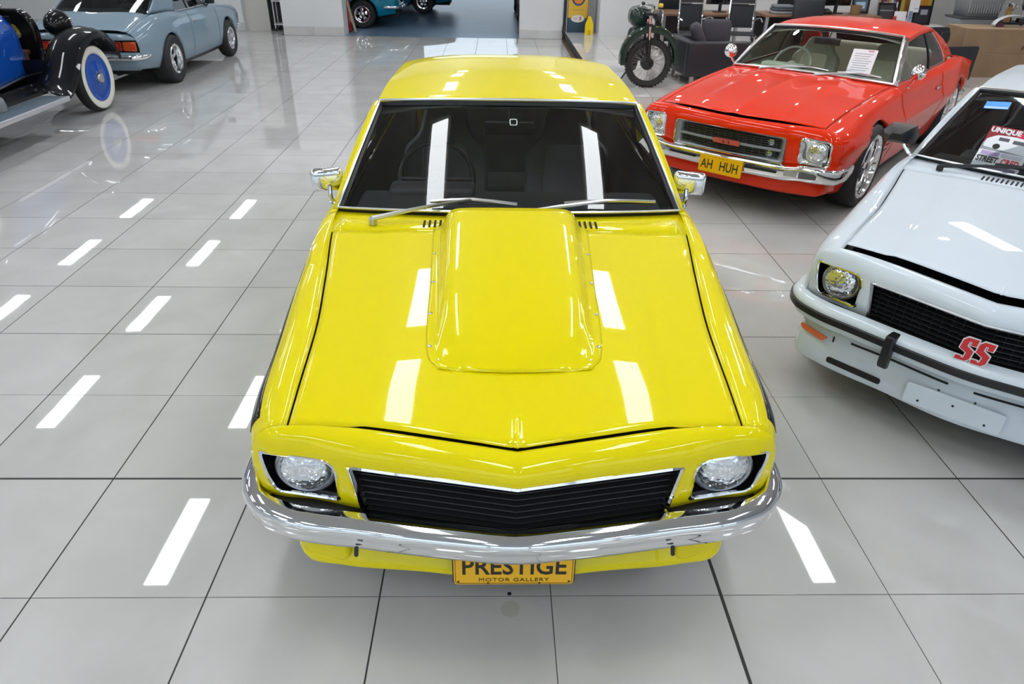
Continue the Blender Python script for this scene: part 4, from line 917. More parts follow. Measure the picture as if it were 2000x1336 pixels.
# magazine propped behind the screen
mg = thing('car_magazine', 'car magazine with a white van on its cover behind the white car windscreen', 'magazine'); mg.matrix_world = WMAT @ T(-.345, 1.392, 1.035) @ Rx(math.radians(42)) @ Rz(-.04)
MB().prism([(-.115, -.15), (.115, -.15), (.115, .15), (-.115, .15)], .004).build('cover', PAPER, mg, fix='n')
def mq(x0, y0, x1, y1, m, n='cover_print', z=.0045): return MB().box(((x0+x1)/2, (y0+y1)/2, z), (x1-x0, y1-y0, .0006)).build(n, m, mg)
DKR = mat('dark_red_print', (.30, .02, .03), .5); MR = mat('magenta_print', (.70, .02, .10), .5); GD = mat('asphalt_print', (.10, .10, .12), .5); MAU = mat('mauve_print', (.45, .35, .60), .6)
mq(-.115, .04, .115, .15, DKR); mq(-.115, -.012, .115, .04, mat('grey_ground_print', (.34, .34, .38), .5)); mq(.02, .085, .115, .125, MR, z=.005); mq(-.10, -.045, -.01, -.018, MAU); mq(.0, -.045, .1, -.02, mat('pale_print', (.60, .62, .70), .6)); mq(-.05, -.145, .1, -.105, mat('mixed_print', (.22, .20, .30), .6))
MB().prism(rpoly([(-.108, .008), (.114, -.012), (.114, .088), (.02, .098), (-.065, .092), (-.108, .058)], .01, 3), .0006, T(0, 0, .0052)).build('cover_van', PAPER, mg, fix='n')
for q in ((-.05, .058, .0, .080), (.02, .052, .10, .075)): mq(*q, GD, z=.0062)
for x in (-.045, ): MB().prism(circle(.018, 14, (x, .018)), .0006, T(0, 0, .0062)).build('cover_wheel', INK, mg, fix='n')
text('UNIQUE', .044, PAPER, mg, T(-.11, .122, .0065), xs=.9, bold=.002, align='LEFT', name='magazine_title')
text('STREET', .052, INK, mg, T(-.108, -.073, .0065), xs=.62, bold=.0015, align='LEFT', name='magazine_headline')
text('CRED', .052, mat('headline_red', (.72, .02, .04), .5), mg, T(.012, -.073, .0065), xs=.66, bold=.0015, align='LEFT', name='magazine_headline')

# ------------------------------------------------------------------ small fastback coupe (pale blue, teal and a red one)
def small_coupe(name, label, m, loc, rot, detail=True):
    L1 = line((0, .58, .755), (.4, .62, .80), (1.1, .67, .86), (1.3, .68, .87), (2.4, .70, .88), (3.0, .70, .92), (3.4, .675, .92), (3.7, .65, .87), (4.05, .61, .765))
    L2 = line((0, .64, .735), (.4, .69, .78), (1.1, .735, .835), (1.3, .745, .845), (2.4, .76, .855), (3.0, .765, .89), (3.4, .74, .89), (3.7, .715, .835), (4.05, .665, .735))
    L3 = line((0, .70, .68), (.4, .75, .71), (1.3, .785, .75), (2.4, .80, .76), (3.0, .815, .78), (3.7, .775, .73), (4.05, .715, .66))
    L4 = line((0, .72, .58), (.4, .78, .58), (1.3, .80, .58), (2.4, .81, .58), (3.1, .83, .58), (3.7, .795, .56), (4.05, .73, .54))
    L5 = line((0, .70, .42), (.4, .765, .37), (1.3, .785, .35), (2.4, .79, .35), (3.2, .805, .37), (4.05, .71, .40))
    L6 = line((0, .64, .31), (.4, .71, .25), (1.3, .74, .23), (3.2, .745, .24), (4.05, .66, .31))
    sp = dict(lines=[L1, L2, L3, L4, L5, L6], arches=[(.75, .30, .345), (3.20, .31, .365)], hoodz=fn((-.05, .75), (.2, .80), (.7, .855), (1.2, .89)), ws=((0, 1.20, .895), (.665, 1.28, .875), (0, 1.75, 1.27), (.555, 1.84, 1.24)),
        rg=((0, 3.58, .945), (.635, 3.42, .925), (0, 2.72, 1.30), (.545, 2.72, 1.255)), roofz=fn((1.75, 1.275), (2.1, 1.31), (2.5, 1.318), (2.75, 1.30)), drip=line((1.75, .575, 1.23), (2.0, .585, 1.262), (2.4, .58, 1.27), (2.75, .56, 1.25)),
        sidewin=(1.36, 2.62, 1.87, 2.42), uw=.53, ub=(.05, 4.0, 1.15, 3.3), ubz=.62, bpillar=True, winframe=CHR, rgseal=CHR)
    car = thing(name, label, 'car', (loc[0], loc[1], 0), rot)
    for sg in (-1, 1):
        for nm, a, b in (('front_fender', 0, 1.22), ('door', 1.22, 2.38), ('rear_quarter', 2.38, 4.05)):
            p = side_panel(sp, nm, a, b, sg, m, car)
            if nm == 'door': door_handle(p, sp, 2.22, .745, sg)
            else: arch_lip(sp, 0 if nm[0] == 'f' else 1, sg, m, p)
        q = [(sg*(side_point(sp, y, .26)[0]-.012), y, .235) for y in np.linspace(1.13, 2.82, 8)]
        MB().grid([[(x, y, z+.03), (x-sg*.03, y, z-.05)] for x, y, z in q], flip=sg < 0).build('sill_cover', BLK, car, solid=.01)
    rows = [[(0, -.06, .745), (.3, -.045, .75), (.5, -.03, .752), (.62, -.012, .738), (.685, 0, .70)], [(0, -.10, .72), (.3, -.085, .72), (.5, -.07, .718), (.63, -.045, .705), (.70, -.005, .66)],
            [(0, -.115, .66), (.3, -.10, .66), (.5, -.085, .66), (.64, -.055, .65), (.712, -.008, .62)], [(0, -.11, .56), (.3, -.095, .56), (.5, -.08, .56), (.64, -.05, .555), (.716, -.004, .54)], [(0, -.08, .40), (.3, -.07, .40), (.5, -.055, .40), (.63, -.03, .40), (.70, 0, .41)]]
    G = nose_grid(rows, 41, 26); hole_patch(G, [rpoly([(-.05, .66), (.42, .66), (.42, .52), (-.05, .52)], .01, 3)]).build('nose_panel', m, car, solid=.008)
    MB().grid([[(x, -.05, z) for z in (.68, .50)] for x in np.linspace(-.44, .44, 5)], flip=True).build('grille', BLK, car, solid=.005)
    for sg in (-1, 1): MB().lathe([(.075, .02), (.088, .0), (.085, -.012), (.07, -.02), (.0001, -.04)], (sg*.53, -.075, .605), 'y', 24).build('headlamp', LENS, car, fix='n')
    yf = lambda a: lerp(-.055, -.005, a*a)+.006; yb = fn((0, 1.12), (1, 1.18)); dome_panel('bonnet', sp['hoodz'], L1, yf, yb, m, car, nu=20, gap=.004); cowl(car, sp, m, yb); greenhouse(car, sp, m, GLG, sideglass=GLG, trim=False)
    sec = [(-.045, .47), (-.008, .472), (0, .462), (.003, .45), (0, .425), (-.01, .412), (-.04, .41), (-.03, .44)]
    pf = spl([(-.76, .25), (-.77, .08), (-.72, -.06), (-.6, -.125), (-.3, -.15), (0, -.16), (.3, -.15), (.6, -.125), (.72, -.06), (.77, .08), (.76, .25)], 50); MB().sweep(pf, sec).build('front_bumper', CHR, car, fix='n', sharp=50)
    pr = spl([(.775, 3.86), (.77, 4.0), (.70, 4.12), (.5, 4.155), (0, 4.17), (-.5, 4.155), (-.70, 4.12), (-.77, 4.0), (-.775, 3.86)], 50); MB().sweep(pr, sec, zf=lambda x, y: .022).build('rear_bumper', CHR, car, fix='n', sharp=50)
    # tail: boot lid, recessed lamp panel, lower apron
    dome_panel('boot_lid', fn((3.3, .99), (3.58, .945), (3.8, .875), (4.08, .775)), L1, fn((0, 3.595), (1, 3.435)), fn((0, 4.085), (1, 4.055)), m, car, nu=16, bump=lambda s, y, a: .010*(1-sstep(.86, .94, a))+.012*sstep(3.98, 4.07, y), gap=.004)
    for sg in (-1, 1):
        P = [[L1(y)*np.array([sg, 1, 1])+np.array([sg*dx, 0, dzz]) for dx, dzz in ((.012, -.010), (-.03, -.012), (-.04, -.05))] for y in np.linspace(3.45, 4.04, 10)]; MB().grid(P, flip=sg > 0).build('boot_channel', DARK, car, solid=.003)
    tt = np.linspace(-1, 1, 19); yy = lambda t, y: y-.045*abs(t)**5
    tp = MB().grid([[(t*w, yy(t, y), z-.02*t*t*(z > .7)) for t in tt] for w, y, z in ((.615, 4.072, .762), (.655, 4.092, .735), (.69, 4.10, .700), (.70, 4.098, .682), (.70, 4.075, .672))], flip=True).build('tail_panel', m, car, solid=.006)
    MB().grid([[(t*.70, yy(t, 4.06), z) for t in tt] for z in (.69, .50)], flip=True).build('lamp_panel', BLK, car, solid=.006)
    MB().grid([[(t*w, yy(t, y), z) for t in tt] for w, y, z in ((.715, 4.08, .522), (.728, 4.105, .505), (.73, 4.105, .46), (.715, 4.10, .38), (.67, 4.06, .30))], flip=True).build('tail_apron', m, car, solid=.006)
    for sg in (-1, 1):
        for k, mm in enumerate((REDL, REDL, mat('amber_red_lens', (.55, .07, .015), .15, coat=.6))):
            o = MB().rbox((sg*(.245+.185*k), 4.068-.006*k, .597), (.165, .03, .115), .012, R=Rz(-sg*.03*k).to_3x3()).build('tail_lamp', mm, car)
            if k < 2: MB().rbox((sg*(.245+.185*k), 4.084, .597), (.10, .004, .06), .003).build('lamp_core', mat('bright_red_lens', (.60, .03, .015), .2), o)
    for y, R, w, r in ((.75, .295, .17, .175), (3.20, .325, .27, .195)):
        for sg in (-1, 1): wheel(car, .80 if y < 1 else .825, y, R, w, r, 'deep' if y > 1 else 'fat', sg, spokes=5, lip=.03)
    underbody(car, sp); ex = MB(); ex.tube([(-.35, 3.3, .23), (-.35, 4.02, .25)], .03, 10); ex.build('exhaust', DARK, car)
    if detail: interior(car, sp, VINYL, TRIMD)
    for sg in (-1, 1):
        b = MB(); b.tube([(sg*.74, 1.5, .85), (sg*.79, 1.48, .91)], .009, 6); mi = b.build('door_mirror', BLK, car); MB().rbox((sg*.81, 1.48, .95), (.15, .06, .10), .025).build('mirror_shell', BLK, mi)
    return car
gcar = small_coupe('fastback_coupe', 'pale blue-grey fastback coupe seen from behind with wide rear tyres', GRY, (-3.86, 12.33), PI)
tcar = small_coupe('teal_coupe', 'teal coupe with black five-spoke wheels standing just inside the bay opening', TEAL, (-.72, 16.5), PI/2, False)
t2 = dup(tcar); t2.location = (.35, 19.9, 0); tag(t2, 'second teal coupe farther inside the bay behind the first teal coupe')
r2 = small_coupe('red_coupe', 'red coupe in the bay mostly hidden behind the right pier', RED, (2.92, 17.0), 0, False)

# ------------------------------------------------------------------ vintage tourer on the left
def vintage():
    car = thing('vintage_tourer', 'blue and black vintage car with whitewall disc wheels and open engine side', 'car', (-4.15, 7.28, 0)); ox, oy = -4.15, 7.28
    Q = lambda x, y, z: (x-ox, y-oy, z)
    for sg in (-1, 1):
        wx = .92
        for y in (0, -2.75): wheel(car, wx-.01, y, .385, .12, .262, 'disc', sg, white=True, disc=BLUE)
        # front wing
        ctr = spl([(-1.00, .37), (-.80, .40), (-.60, .54), (-.42, .72), (-.22, .845), (0, .895), (.2, .88), (.38, .80), (.50, .66), (.54, .55)], 36)
        P = []
        for i, (y, z) in enumerate(ctr):
            t = ctr[min(i+1, 35)]-ctr[max(i-1, 0)]; t /= np.linalg.norm(t); n = np.array([-t[1], t[0]]); w0 = .62 if i > 9 else lerp(.50, .62, i/9)
            P.append([(sg*x, y+n[0]*h, z+n[1]*h) for x, h in ((w0-.02, -.06), (w0, -.02), (w0+.06, .02), (.78, .045), (.90, .03), (.985, -.005), (1.01, -.045), (1.0, -.07))])
        f = MB().grid(P, flip=sg > 0).build('front_wing', BLKP, car, solid=.006)
        MB().tube([P[i][7] for i in range(36)], .009, 6).build('wing_bead', BLKP, f)
        ctr = spl([(-2.20, .37), (-2.29, .50), (-2.42, .70), (-2.60, .84), (-2.80, .875), (-3.0, .81), (-3.16, .64), (-3.22, .46)], 28); P = []
        for i, (y, z) in enumerate(ctr):
            t = ctr[min(i+1, 27)]-ctr[max(i-1, 0)]; t /= np.linalg.norm(t); n = np.array([t[1], -t[0]])
            P.append([(sg*x, y+n[0]*h, z+n[1]*h) for x, h in ((.66, -.04), (.67, 0), (.72, .02), (.80, .04), (.90, .03), (.985, -.005), (1.01, -.045), (1.0, -.07))])
        MB().grid(P, flip=sg < 0).build('rear_wing', BLKP, car, solid=.006)
        # running board
        rb = MB().rbox((sg*.93, -1.64, .35), (.28, 1.32, .035), .008).build('running_board', mat('running_board_rubber', (.10, .14, .17), .5), car)
        MB().rbox((sg*1.075, -1.64, .345), (.022, 1.32, .05), .006).build('board_edge', mat('alloy_edge', (.62, .62, .66), .35, .7), rb)
        MB().box((sg*.60, -1.35, .42), (.40, 2.5, .02)).build('splash_apron', BLKP, car)
        MB().box((sg*.66, -1.4, .40), (.02, 2.0, .14)).build('apron_side', BLKP, car)
        MB().box((sg*.565, -.60, .52), (.28, .03, .30)).build('wing_baffle', BLKP, car)
        # headlamp
        h = MB().lathe([(.0001, -.17), (.05, -.16), (.10, -.12), (.135, -.05), (.145, .02), (.15, .04)], (sg*.56, .10, .96), 'y', 28).build('headlamp', BLKP, car, fix='n')
        MB().lathe([(.15, .03), (.158, .04), (.152, .055), (.145, .05)], (sg*.56, .10, .96), 'y', 28).build('headlamp_rim', CHR, h, fix='n'); MB().lathe([(.147, .045), (.08, .06), (.0001, .065)], (sg*.56, .10, .96), 'y', 28).build('headlamp_lens', LENS, h)
        MB().tube([(sg*.56, .10, .82), (sg*.52, .06, .62)], .018, 8).build('headlamp_post', BLKP, h)
    # chassis, cowl, body
    ch = MB()
    for sg in (-1, 1): ch.box((sg*.38, -1.35, .47), (.07, 3.6, .11))
    for y in (.42, -.1, -1.0, -2.7): ch.box((0, y, .47), (.8, .07, .08))
    ch.tube([(-.85, 0, .385), (.85, 0, .385)], .03, 8); ch.tube([(-.85, -2.75, .385), (.85, -2.75, .385)], .045, 8); ch.build('chassis', BLKP, car)
    def shell(y0, y1, w0, w1, z0, zt0, zt1, m, nm, n=10):
        P = []
        for i in range(n):
            u = i/(n-1); y, w, zt = lerp(y0, y1, u), lerp(w0, w1, u), lerp(zt0, zt1, u); P.append([(x, y, z) for x, z in spl([(-w, z0), (-w*1.01, lerp(z0, zt, .4)), (-w*.98, lerp(z0, zt, .72)), (-w*.75, lerp(z0, zt, .94)), (0, zt), (w*.75, lerp(z0, zt, .94)), (w*.98, lerp(z0, zt, .72)), (w*1.01, lerp(z0, zt, .4)), (w, z0)], 33)])
        return MB().grid(P).build(nm, m, car, solid=.008)
    sh = shell(-1.45, -.50, .62, .43, .50, 1.22, 1.15, BLUE, 'scuttle')
    MB().box((0, -.50, .80), (.8, .02, .6)).build('firewall', BLKP, car)
    shell(-3.2, -1.45, .66, .62, .50, 1.12, 1.14, BLUE, 'tub')
    for sg in (-1, 1): MB().tube([(sg*.64, -3.1, .505), (sg*.625, -1.45, .505), (sg*.44, -.50, .505)], .012, 6).build('body_moulding', SAT, sh)
    # radiator with rounded shell
    out = rpoly([(-.33, .50), (.33, .50), (.37, .95), (.26, 1.13), (-.26, 1.13), (-.37, .95)], [.03, .03, .10, .14, .14, .10], 6)
    rd = MB().prism(out, .11, T(0, .06, 0) @ Rx(PI/2)).build('radiator_shell', BLKP, car, bevel=.02, fix='n')
    MB().prism([(q[0]*.86, .82+(q[1]-.82)*.86) for q in out], .01, T(0, .075, 0) @ Rx(PI/2)).build('radiator_core', SAT, rd, fix='n')
    MB().lathe([(.035, 0), (.035, .03), (.02, .045), (.0001, .05)], (0, .0, 1.13), 'z', 14).build('radiator_cap', CHR, rd)
    # bonnet top folded, side open: top panel only
    P = [[(x, y, z-.0*y) for x, z in spl([(-.40, .95), (-.36, 1.04), (-.26, 1.11), (0, 1.145), (.06, 1.143)], 14)] for y in np.linspace(-.50, -.05, 6)]
    MB().grid(P).build('bonnet_top', BLKP, car, solid=.006)
    # engine
    en = MB().rbox((.02, -.28, .66), (.26, .42, .30), .03).build('engine_block', mat('engine_grey', (.09, .09, .09), .6), car)
    MB().rbox((.05, -.28, .86), (.20, .42, .10), .02).build('cylinder_head', mat('engine_green', (.03, .16, .14), .45), en)
    MB().lathe([(.05, 0), (.055, .08), (.03, .12), (.0001, .13)], (.20, -.36, .80), 'z', 14).build('distributor', mat('engine_green', (.02, .09, .08)), en)
    for k in range(5): MB().tube(spl([(.20, -.36, .92), (.24, -.32+.02*k, .95+.01*k), (.22, -.30+.05*k, .86), (.15, -.42+.09*k, .92)], 10), .006, 5).build('ignition_lead', mat('yellow_lead', (.55, .40, .04), .5), en)
    MB().rbox((.17, -.12, .86), (.06, .10, .06), .01).build('junction_box', mat('cream_plastic', (.45, .42, .32), .5), en)
    ma = MB(); ma.tube([(.22, -.44, .72), (.24, -.25, .70), (.24, -.1, .68)], .03, 8); ma.lathe([(.04, 0), (.04, .1)], (.25, -.2, .58), 'z', 12, cap=True); ma.build('manifold', mat('rust_iron', (.10, .05, .03), .7), en)
    pn = MB(); pn.box((.33, -.28, .53), (.14, .5, .012)); pn.tube([(.42, -.52, .56), (.42, -.04, .54)], .008, 6); pn.build('engine_pan', BLKP, car)
    # ribbed lamp beside the body and strap
    MB().lathe([(.0001, .10), (.05, .085), (.085, .05), (.095, 0), (.095, -.06)], (.78, -1.75, .43), 'z', 24).build('ribbed_cover', mat('ribbed_grey', (.22, .25, .28), .5, bump=('wave', 40, .6, .004)), car, fix='n')
    MB().box((0, -3.25, .8), (1.2, .04, .6)).build('tub_back', BLUE, car)
    return car
vintage()

# ================================================================== office side, right background
BLEA = mat('black_leather', (.018, .020, .026), .42, bump=('noise', 30, .15, .004))
DGREEN = paint('bike_green', (.02, .04, .03))
MESHB = mat('black_mesh_fabric', (.016, .018, .026), .7)
WOOD = mat('brown_desk_top', (.22, .12, .07), .4, noise=(6, .25)); CARD = mat('cardboard', (.30, .20, .12), .8, noise=(3, .12)); CARDT = mat('cardboard_edge', (.45, .33, .22), .8)
PZ = PLZ
# ---- motorcycle
def motorcycle():
    b = thing('motorcycle', 'dark green motorcycle with knobbly front tyre turned to the side', 'motorcycle', (3.68, 8.42, PZ), 0)
    R = .315; W = Rz(math.radians(6)).to_3x3()
    prof = [(R-.075, -.035), (R-.03, -.045), (R-.008, -.032), (R, -.012), (R, .012), (R-.008, .032), (R-.03, .045), (R-.075, .035), (R-.085, .0), (R-.075, -.035)]
    ty = MB().lathe(prof, (0, 0, R), 'y', 48, R=None).build('front_tyre', RUB, b, fix='n')
    kn = MB()
    for k in range(44):
        a = 2*PI*k/44
        for h in (-.024, .0, .024):
            if (k % 2 == 0) == (h == 0): continue
            kn.box((R*.995*math.cos(a), h, R+R*.995*math.sin(a)), (.022, .018, .022), Ry(-a).to_3x3())
    tag(kn.build('tread_blocks', RUB, ty), kind='stuff')
    MB().lathe([(R-.07, -.02), (R-.085, -.02), (R-.085, .02), (R-.07, .02)], (0, 0, R), 'y', 40).build('wheel_rim', mat('dark_rim', (.03, .03, .03), .4), ty)
    sp_ = MB()
    for k in range(36):
        a = 2*PI*k/36; a2 = a+(.5 if k % 2 else -.5); h = .02 if k % 4 < 2 else -.02; sp_.tube([(.05*math.cos(a2), h, R+.05*math.sin(a2)), ((R-.08)*math.cos(a), 0, R+(R-.08)*math.sin(a))], .0022, 4)
    tag(sp_.build('spokes', SAT, ty), kind='stuff')
    MB().lathe([(.0001, -.07), (.045, -.07), (.085, -.045), (.085, .045), (.045, .06), (.0001, .06)], (-.02, 0, R), 'y', 24).build('hub_drum', BLK, ty, fix='n')
    for y in (-.085, .085):
        f = MB(); f.tube([(-.02, y, R-.01), (-.03, y, .62)], .026, 10); f.tube([(-.055, y, R), (-.02, y, R)], .02, 8); fo = f.build('fork_leg', BLK, b); MB().tube([(-.03, y, .60), (-.055, y, .93)], .017, 10).build('fork_tube', CHR, fo)
    MB().box((-.05, 0, .80), (.07, .22, .03)).build('fork_yoke', BLK, b); MB().box((-.06, 0, .93), (.08, .22, .03)).build('top_yoke', BLK, b)
    P = []
    for a in np.linspace(-.15*PI, 1.02*PI, 26):
        r = .40+.06*math.sin(max(a, 0)); P.append([(r*math.cos(PI-a)*-1 if False else r*math.cos(a), w, R+.02+r*math.sin(a)-(.02 if abs(w) > .05 else 0)) for w in (-.075, -.05, 0, .05, .075)]); cx_, cz_ = math.cos(a), math.sin(a); P[-1] = [(P[-1][0][0]-.07*cx_, -.082, P[-1][0][2]-.07*cz_)]+P[-1]+[(P[-1][4][0]-.07*cx_, .082, P[-1][4][2]-.07*cz_)]
    mg = MB().grid(P[3:]).build('front_mudguard', DGREEN, b, solid=.005); MB().rbox((.05, -.06, R+.455), (.04, .02, .025), .004).build('mudguard_badge', mat('gold_badge', (.6, .42, .08), .4, .5), mg)
    h = MB().lathe([(.0001, .09), (.05, .075), (.075, .03), (.08, 0)], (.07, -.02, .90), 'x', 24, R=None); 
    hl = MB().lathe([(.0001, -.09), (.05, -.075), (.075, -.03), (.08, 0)], (.09, -.06, .90), 'x', 24, R=None).build('headlamp', BLK, b, fix='n'); hl.rotation_euler = (0, 0, 0)
    MB().lathe([(.082, -.005), (.084, .008), (.07, .02), (.03, .03), (.0001, .033)], (.09, -.06, .90), 'x', 24).build('headlamp_lens', LENS, hl)
    hb = MB(); hb.tube(spl([(-.20, -.36, 1.02), (-.10, -.20, 1.0), (-.06, 0, .97), (.02, .20, 1.0), (-.06, .38, 1.02)], 18), .012, 8); hb.build('handlebar', CHR, b)
    for q in ((-.22, -.40, 1.02), (-.07, .42, 1.02)): MB().rbox(q, (.04, .12, .04), .015).build('grip', BLK, b)
    MB().rbox((.08, -.02, 1.03), (.06, .05, .05), .015).build('indicator', mat('yellow_tag', (.75, .55, .03), .5), b)
    # frame runs back behind the wheel
    tk = MB().rbox((-.12, .34, .86), (.28, .46, .26), .10).build('fuel_tank', DGREEN, b); MB().lathe([(.04, 0), (.04, .02), (.0001, .025)], (-.12, .34, .985), 'z', 14).build('fuel_cap', CHR, tk)
    fr = MB(); fr.tube([(-.06, .06, .88), (-.10, .30, .74), (-.05, .9, .70), (.0, 1.2, .62)], .02, 8); fr.tube([(-.06, .06, .80), (-.06, .22, .35), (-.04, .70, .30), (0, 1.25, .32)], .02, 8); fr.tube([(-.03, .75, .30), (-.05, .8, .70)], .018, 8)
    fr.build('frame', BLK, b); MB().rbox((-.06, .48, .44), (.24, .34, .30), .05).build('engine', mat('engine_grey', (.05, .05, .05)), b); MB().rbox((-.03, .93, .78), (.22, .56, .10), .04).build('seat', BLEA, b)
    MB().lathe([(R-.075, -.045), (R-.02, -.055), (R, -.02), (R, .02), (R-.02, .055), (R-.075, .045), (R-.085, 0), (R-.075, -.045)], (.0, 1.30, R), 'x', 36).build('rear_tyre', RUB, b, fix='n')
    rw = MB(); rw.lathe([(R-.08, -.02), (.05, -.03), (.05, .03), (R-.08, .02)], (0, 1.30, R), 'x', 24); rw.build('rear_wheel', BLK, b, fix='n')
    sd = MB(); sd.tube([(-.06, .60, .30), (-.26, .56, .01)], .012, 6); sd.build('side_stand', BLK, b); fp = MB(); fp.tube([(-.34, .50, .33), (.22, .50, .33)], .012, 6); fp.build('foot_pegs', SAT, b)
    for o in (ty,): pass
motorcycle()
# ---- armchairs
def armchair(name, label, loc, rz, tuft=False):
    c = thing(name, label, 'armchair', (loc[0], loc[1], PZ), rz, 'black armchairs')
    for s in (-1, 1): MB().rbox((s*.40, 0, .34), (.12, .92, .46), .03).build('arm', BLEA, c)
    MB().rbox((0, .38, .34), (.70, .15, .46), .04).build('back', BLEA, c)
    MB().rbox((0, 0, .22), (.70, .74, .20), .03).build('seat_base', BLEA, c); MB().rbox((0, -.05, .37), (.66, .62, .13), .05).build('seat_cushion', BLEA, c)
    for x in (-.40, .40):
        for y in (-.34, .34): MB().box((x, y, .055), (.05, .05, .11)).build('leg', SAT, c)
    return c
ac = armchair('armchair', 'black leather armchair with grey cushions behind the motorcycle', (4.66, 9.08), math.radians(96))
for i, (x, y, z, r, t) in enumerate(((4.47, 9.0, .755, 1.35, 'slumped'), (4.80, 9.27, .775, -.1, 'upright'))):
    cu = MB().rbox((0, 0, 0), (.42, .16, .34), .07, R=Rx(-.5+.3*i).to_3x3()).build('cushion', mat('charcoal_cushion', (.045, .045, .06), .8), loc=(x, y, z)); cu.rotation_euler = (0, 0, r)
    tag(cu, t+' charcoal cushion lying in the armchair behind the motorcycle', 'cushion', 'armchair cushions')
sf = thing('tufted_sofa', 'black tufted leather sofa beside the cardboard boxes', 'sofa', (8.02, 9.20, PZ), math.radians(12))
MB().rbox((.05, -.38, .30), (.75, .10, .46), .03).build('arm', BLEA, sf); MB().rbox((0, .05, .20), (.8, .8, .22), .04).build('seat', BLEA, sf); MB().rbox((0, .05, .36), (.74, .72, .12), .05).build('seat_cushion', BLEA, sf)
bk = MB().rbox((0, .42, .44), (1.20, .16, .50), .05, R=Rx(-.15).to_3x3()).build('backrest', BLEA, sf)
for i in range(6):
    for j in range(2): MB().rbox((-.48+i*.19, .335, .42+j*.15), (.17, .05, .13), .022, R=Rx(-.15).to_3x3()).build('tuft', BLEA, bk)
for x in (-.3, .38):
    for y in (-.34, .36): MB().tube([(x, y, .10), (x+.02*x, y, 0)], .018, 8).build('leg', SAT, sf)
# ---- chrome framed visitor chairs
def visitor_chair(x, y, rz, label):
    c = thing('visitor_chair', label, 'chair', (x, y, PZ), rz, 'visitor chairs at the desk')
    for s in (-.20, .20):
        MB().tube(spl([(s, .28, .93), (s, .24, .70), (s, .18, .44), (s, -.20, .42)], 14), .013, 8).build('frame_rail', CHR, c)
        MB().tube([(s, .14, .42), (s, .10, .22), (s*1.0, .26, .012)], .012, 8).build('leg', CHR, c); MB().tube([(s, -.10, .42), (s, -.20, .012)], .012, 8).build('leg', CHR, c)
        MB().tube(spl([(s, .22, .62), (s*1.35, .10, .66), (s*1.35, -.14, .64)], 8), .011, 6).build('armrest', CHR, c)
    MB().rbox((0, .262, .72), (.40, .012, .44), .005, R=Rx(-.16).to_3x3()).build('back_panel', MESHB, c); MB().rbox((0, 0, .435), (.40, .42, .025), .01).build('seat', MESHB, c)
    MB().tube([(-.20, .268, .86), (.20, .268, .86)], .016, 8).build('top_bar', CHR, c)
    return c
visitor_chair(4.86, 11.0-.25, PI+.1-PI, 'chrome-framed black visitor chair nearer the motorcycle'); visitor_chair(5.66, 10.75, -.12, 'chrome-framed black visitor chair nearer the black loop heater')
def desk(x0, x1, y0, y1, top, label, nm='desk'):
    d = thing(nm, label, 'desk', ((x0+x1)/2, (y0+y1)/2, PZ)); w, q = x1-x0, y1-y0
    MB().rbox((0, 0, top-.02), (w, q, .04), .008).build('desk_top', WOOD, d); MB().box((0, q/2-.08, top*.55), (w-.1, .02, top*.7)).build('modesty_panel', BLK, d)
    for x in (-w/2+.06, w/2-.06):
        for y in (-q/2+.05, q/2-.05): MB().box((x, y, (top-.04)/2), (.05, .05, top-.04)).build('leg', SAT, d)
    return d
desk(4.45, 5.85, 11.45, 12.2, .66, 'brown-topped desk behind the two visitor chairs'); desk(6.0, 7.95, 10.75, 11.4, .73, 'long dark desk behind the red car roof')
def office_chair(x, y, rz, label, h=1.12):
    c = thing('office_chair', label, 'chair', (x, y, PZ), rz, 'black office chairs')
    MB().rbox((0, 0, .47), (.50, .48, .10), .04).build('seat', BLEA, c); MB().rbox((0, .25, (h+.56)/2), (.50, .10, h-.56), .045, R=Rx(-.1).to_3x3()).build('backrest', BLEA, c)
    MB().tube([(0, 0, .42), (0, 0, .10)], .028, 10).build('gas_post', CHR, c)
    for k in range(5): a = 2*PI*k/5; q = MB().tube([(0, 0, .11), (.29*math.cos(a), .29*math.sin(a), .06)], .018, 6).build('base_spoke', BLK, c); MB().lathe([(.028, -.02), (.028, .02)], (.29*math.cos(a), .29*math.sin(a), .03), 'x', 10, cap=True).build('castor', BLK, q)
    for s in (-.29, .29): MB().tube([(s, .1, .47), (s, .1, .66), (s, -.14, .67)], .015, 6).build('armrest', BLK, c)
    return c
office_chair(4.85, 12.75, PI, 'high-backed black office chair behind the brown-topped desk'); office_chair(6.62, 10.30, 0, 'black office chair pulled up in front of the long dark desk', 1.0); office_chair(6.75, 11.9, PI, 'tall black office chair behind the long dark desk', 1.25)
def monitor(x, y, z, rz, w, h, label, up=.12):
    c = thing('monitor', label, 'monitor', (x, y, z), rz, 'computer monitors'); MB().rbox((0, 0, up+h/2), (w, .03, h), .008).build('screen', GBLK, c); MB().box((0, .03, up*.6), (.05, .03, up*1.2)).build('stand', BLK, c); MB().rbox((0, .02, .008), (.22, .16, .016), .005).build('foot', BLK, c)
monitor(5.55, 11.85, PZ+.66, PI, .5, .32, 'black monitor on the brown-topped desk'); monitor(7.28, 11.1, PZ+.73, PI+.15, .55, .34, 'black monitor on the long dark desk', .12)
kb = thing('desk_phone', 'black telephone on the long dark desk', 'telephone', (7.06, 10.93, PZ+.745)); MB().rbox((0, 0, .03), (.16, .18, .05), .01, R=Rx(.2).to_3x3()).build('phone_body', BLK, kb); MB().rbox((-.05, 0, .075), (.045, .19, .035), .012, R=Rx(.2).to_3x3()).build('handset', BLK, kb)
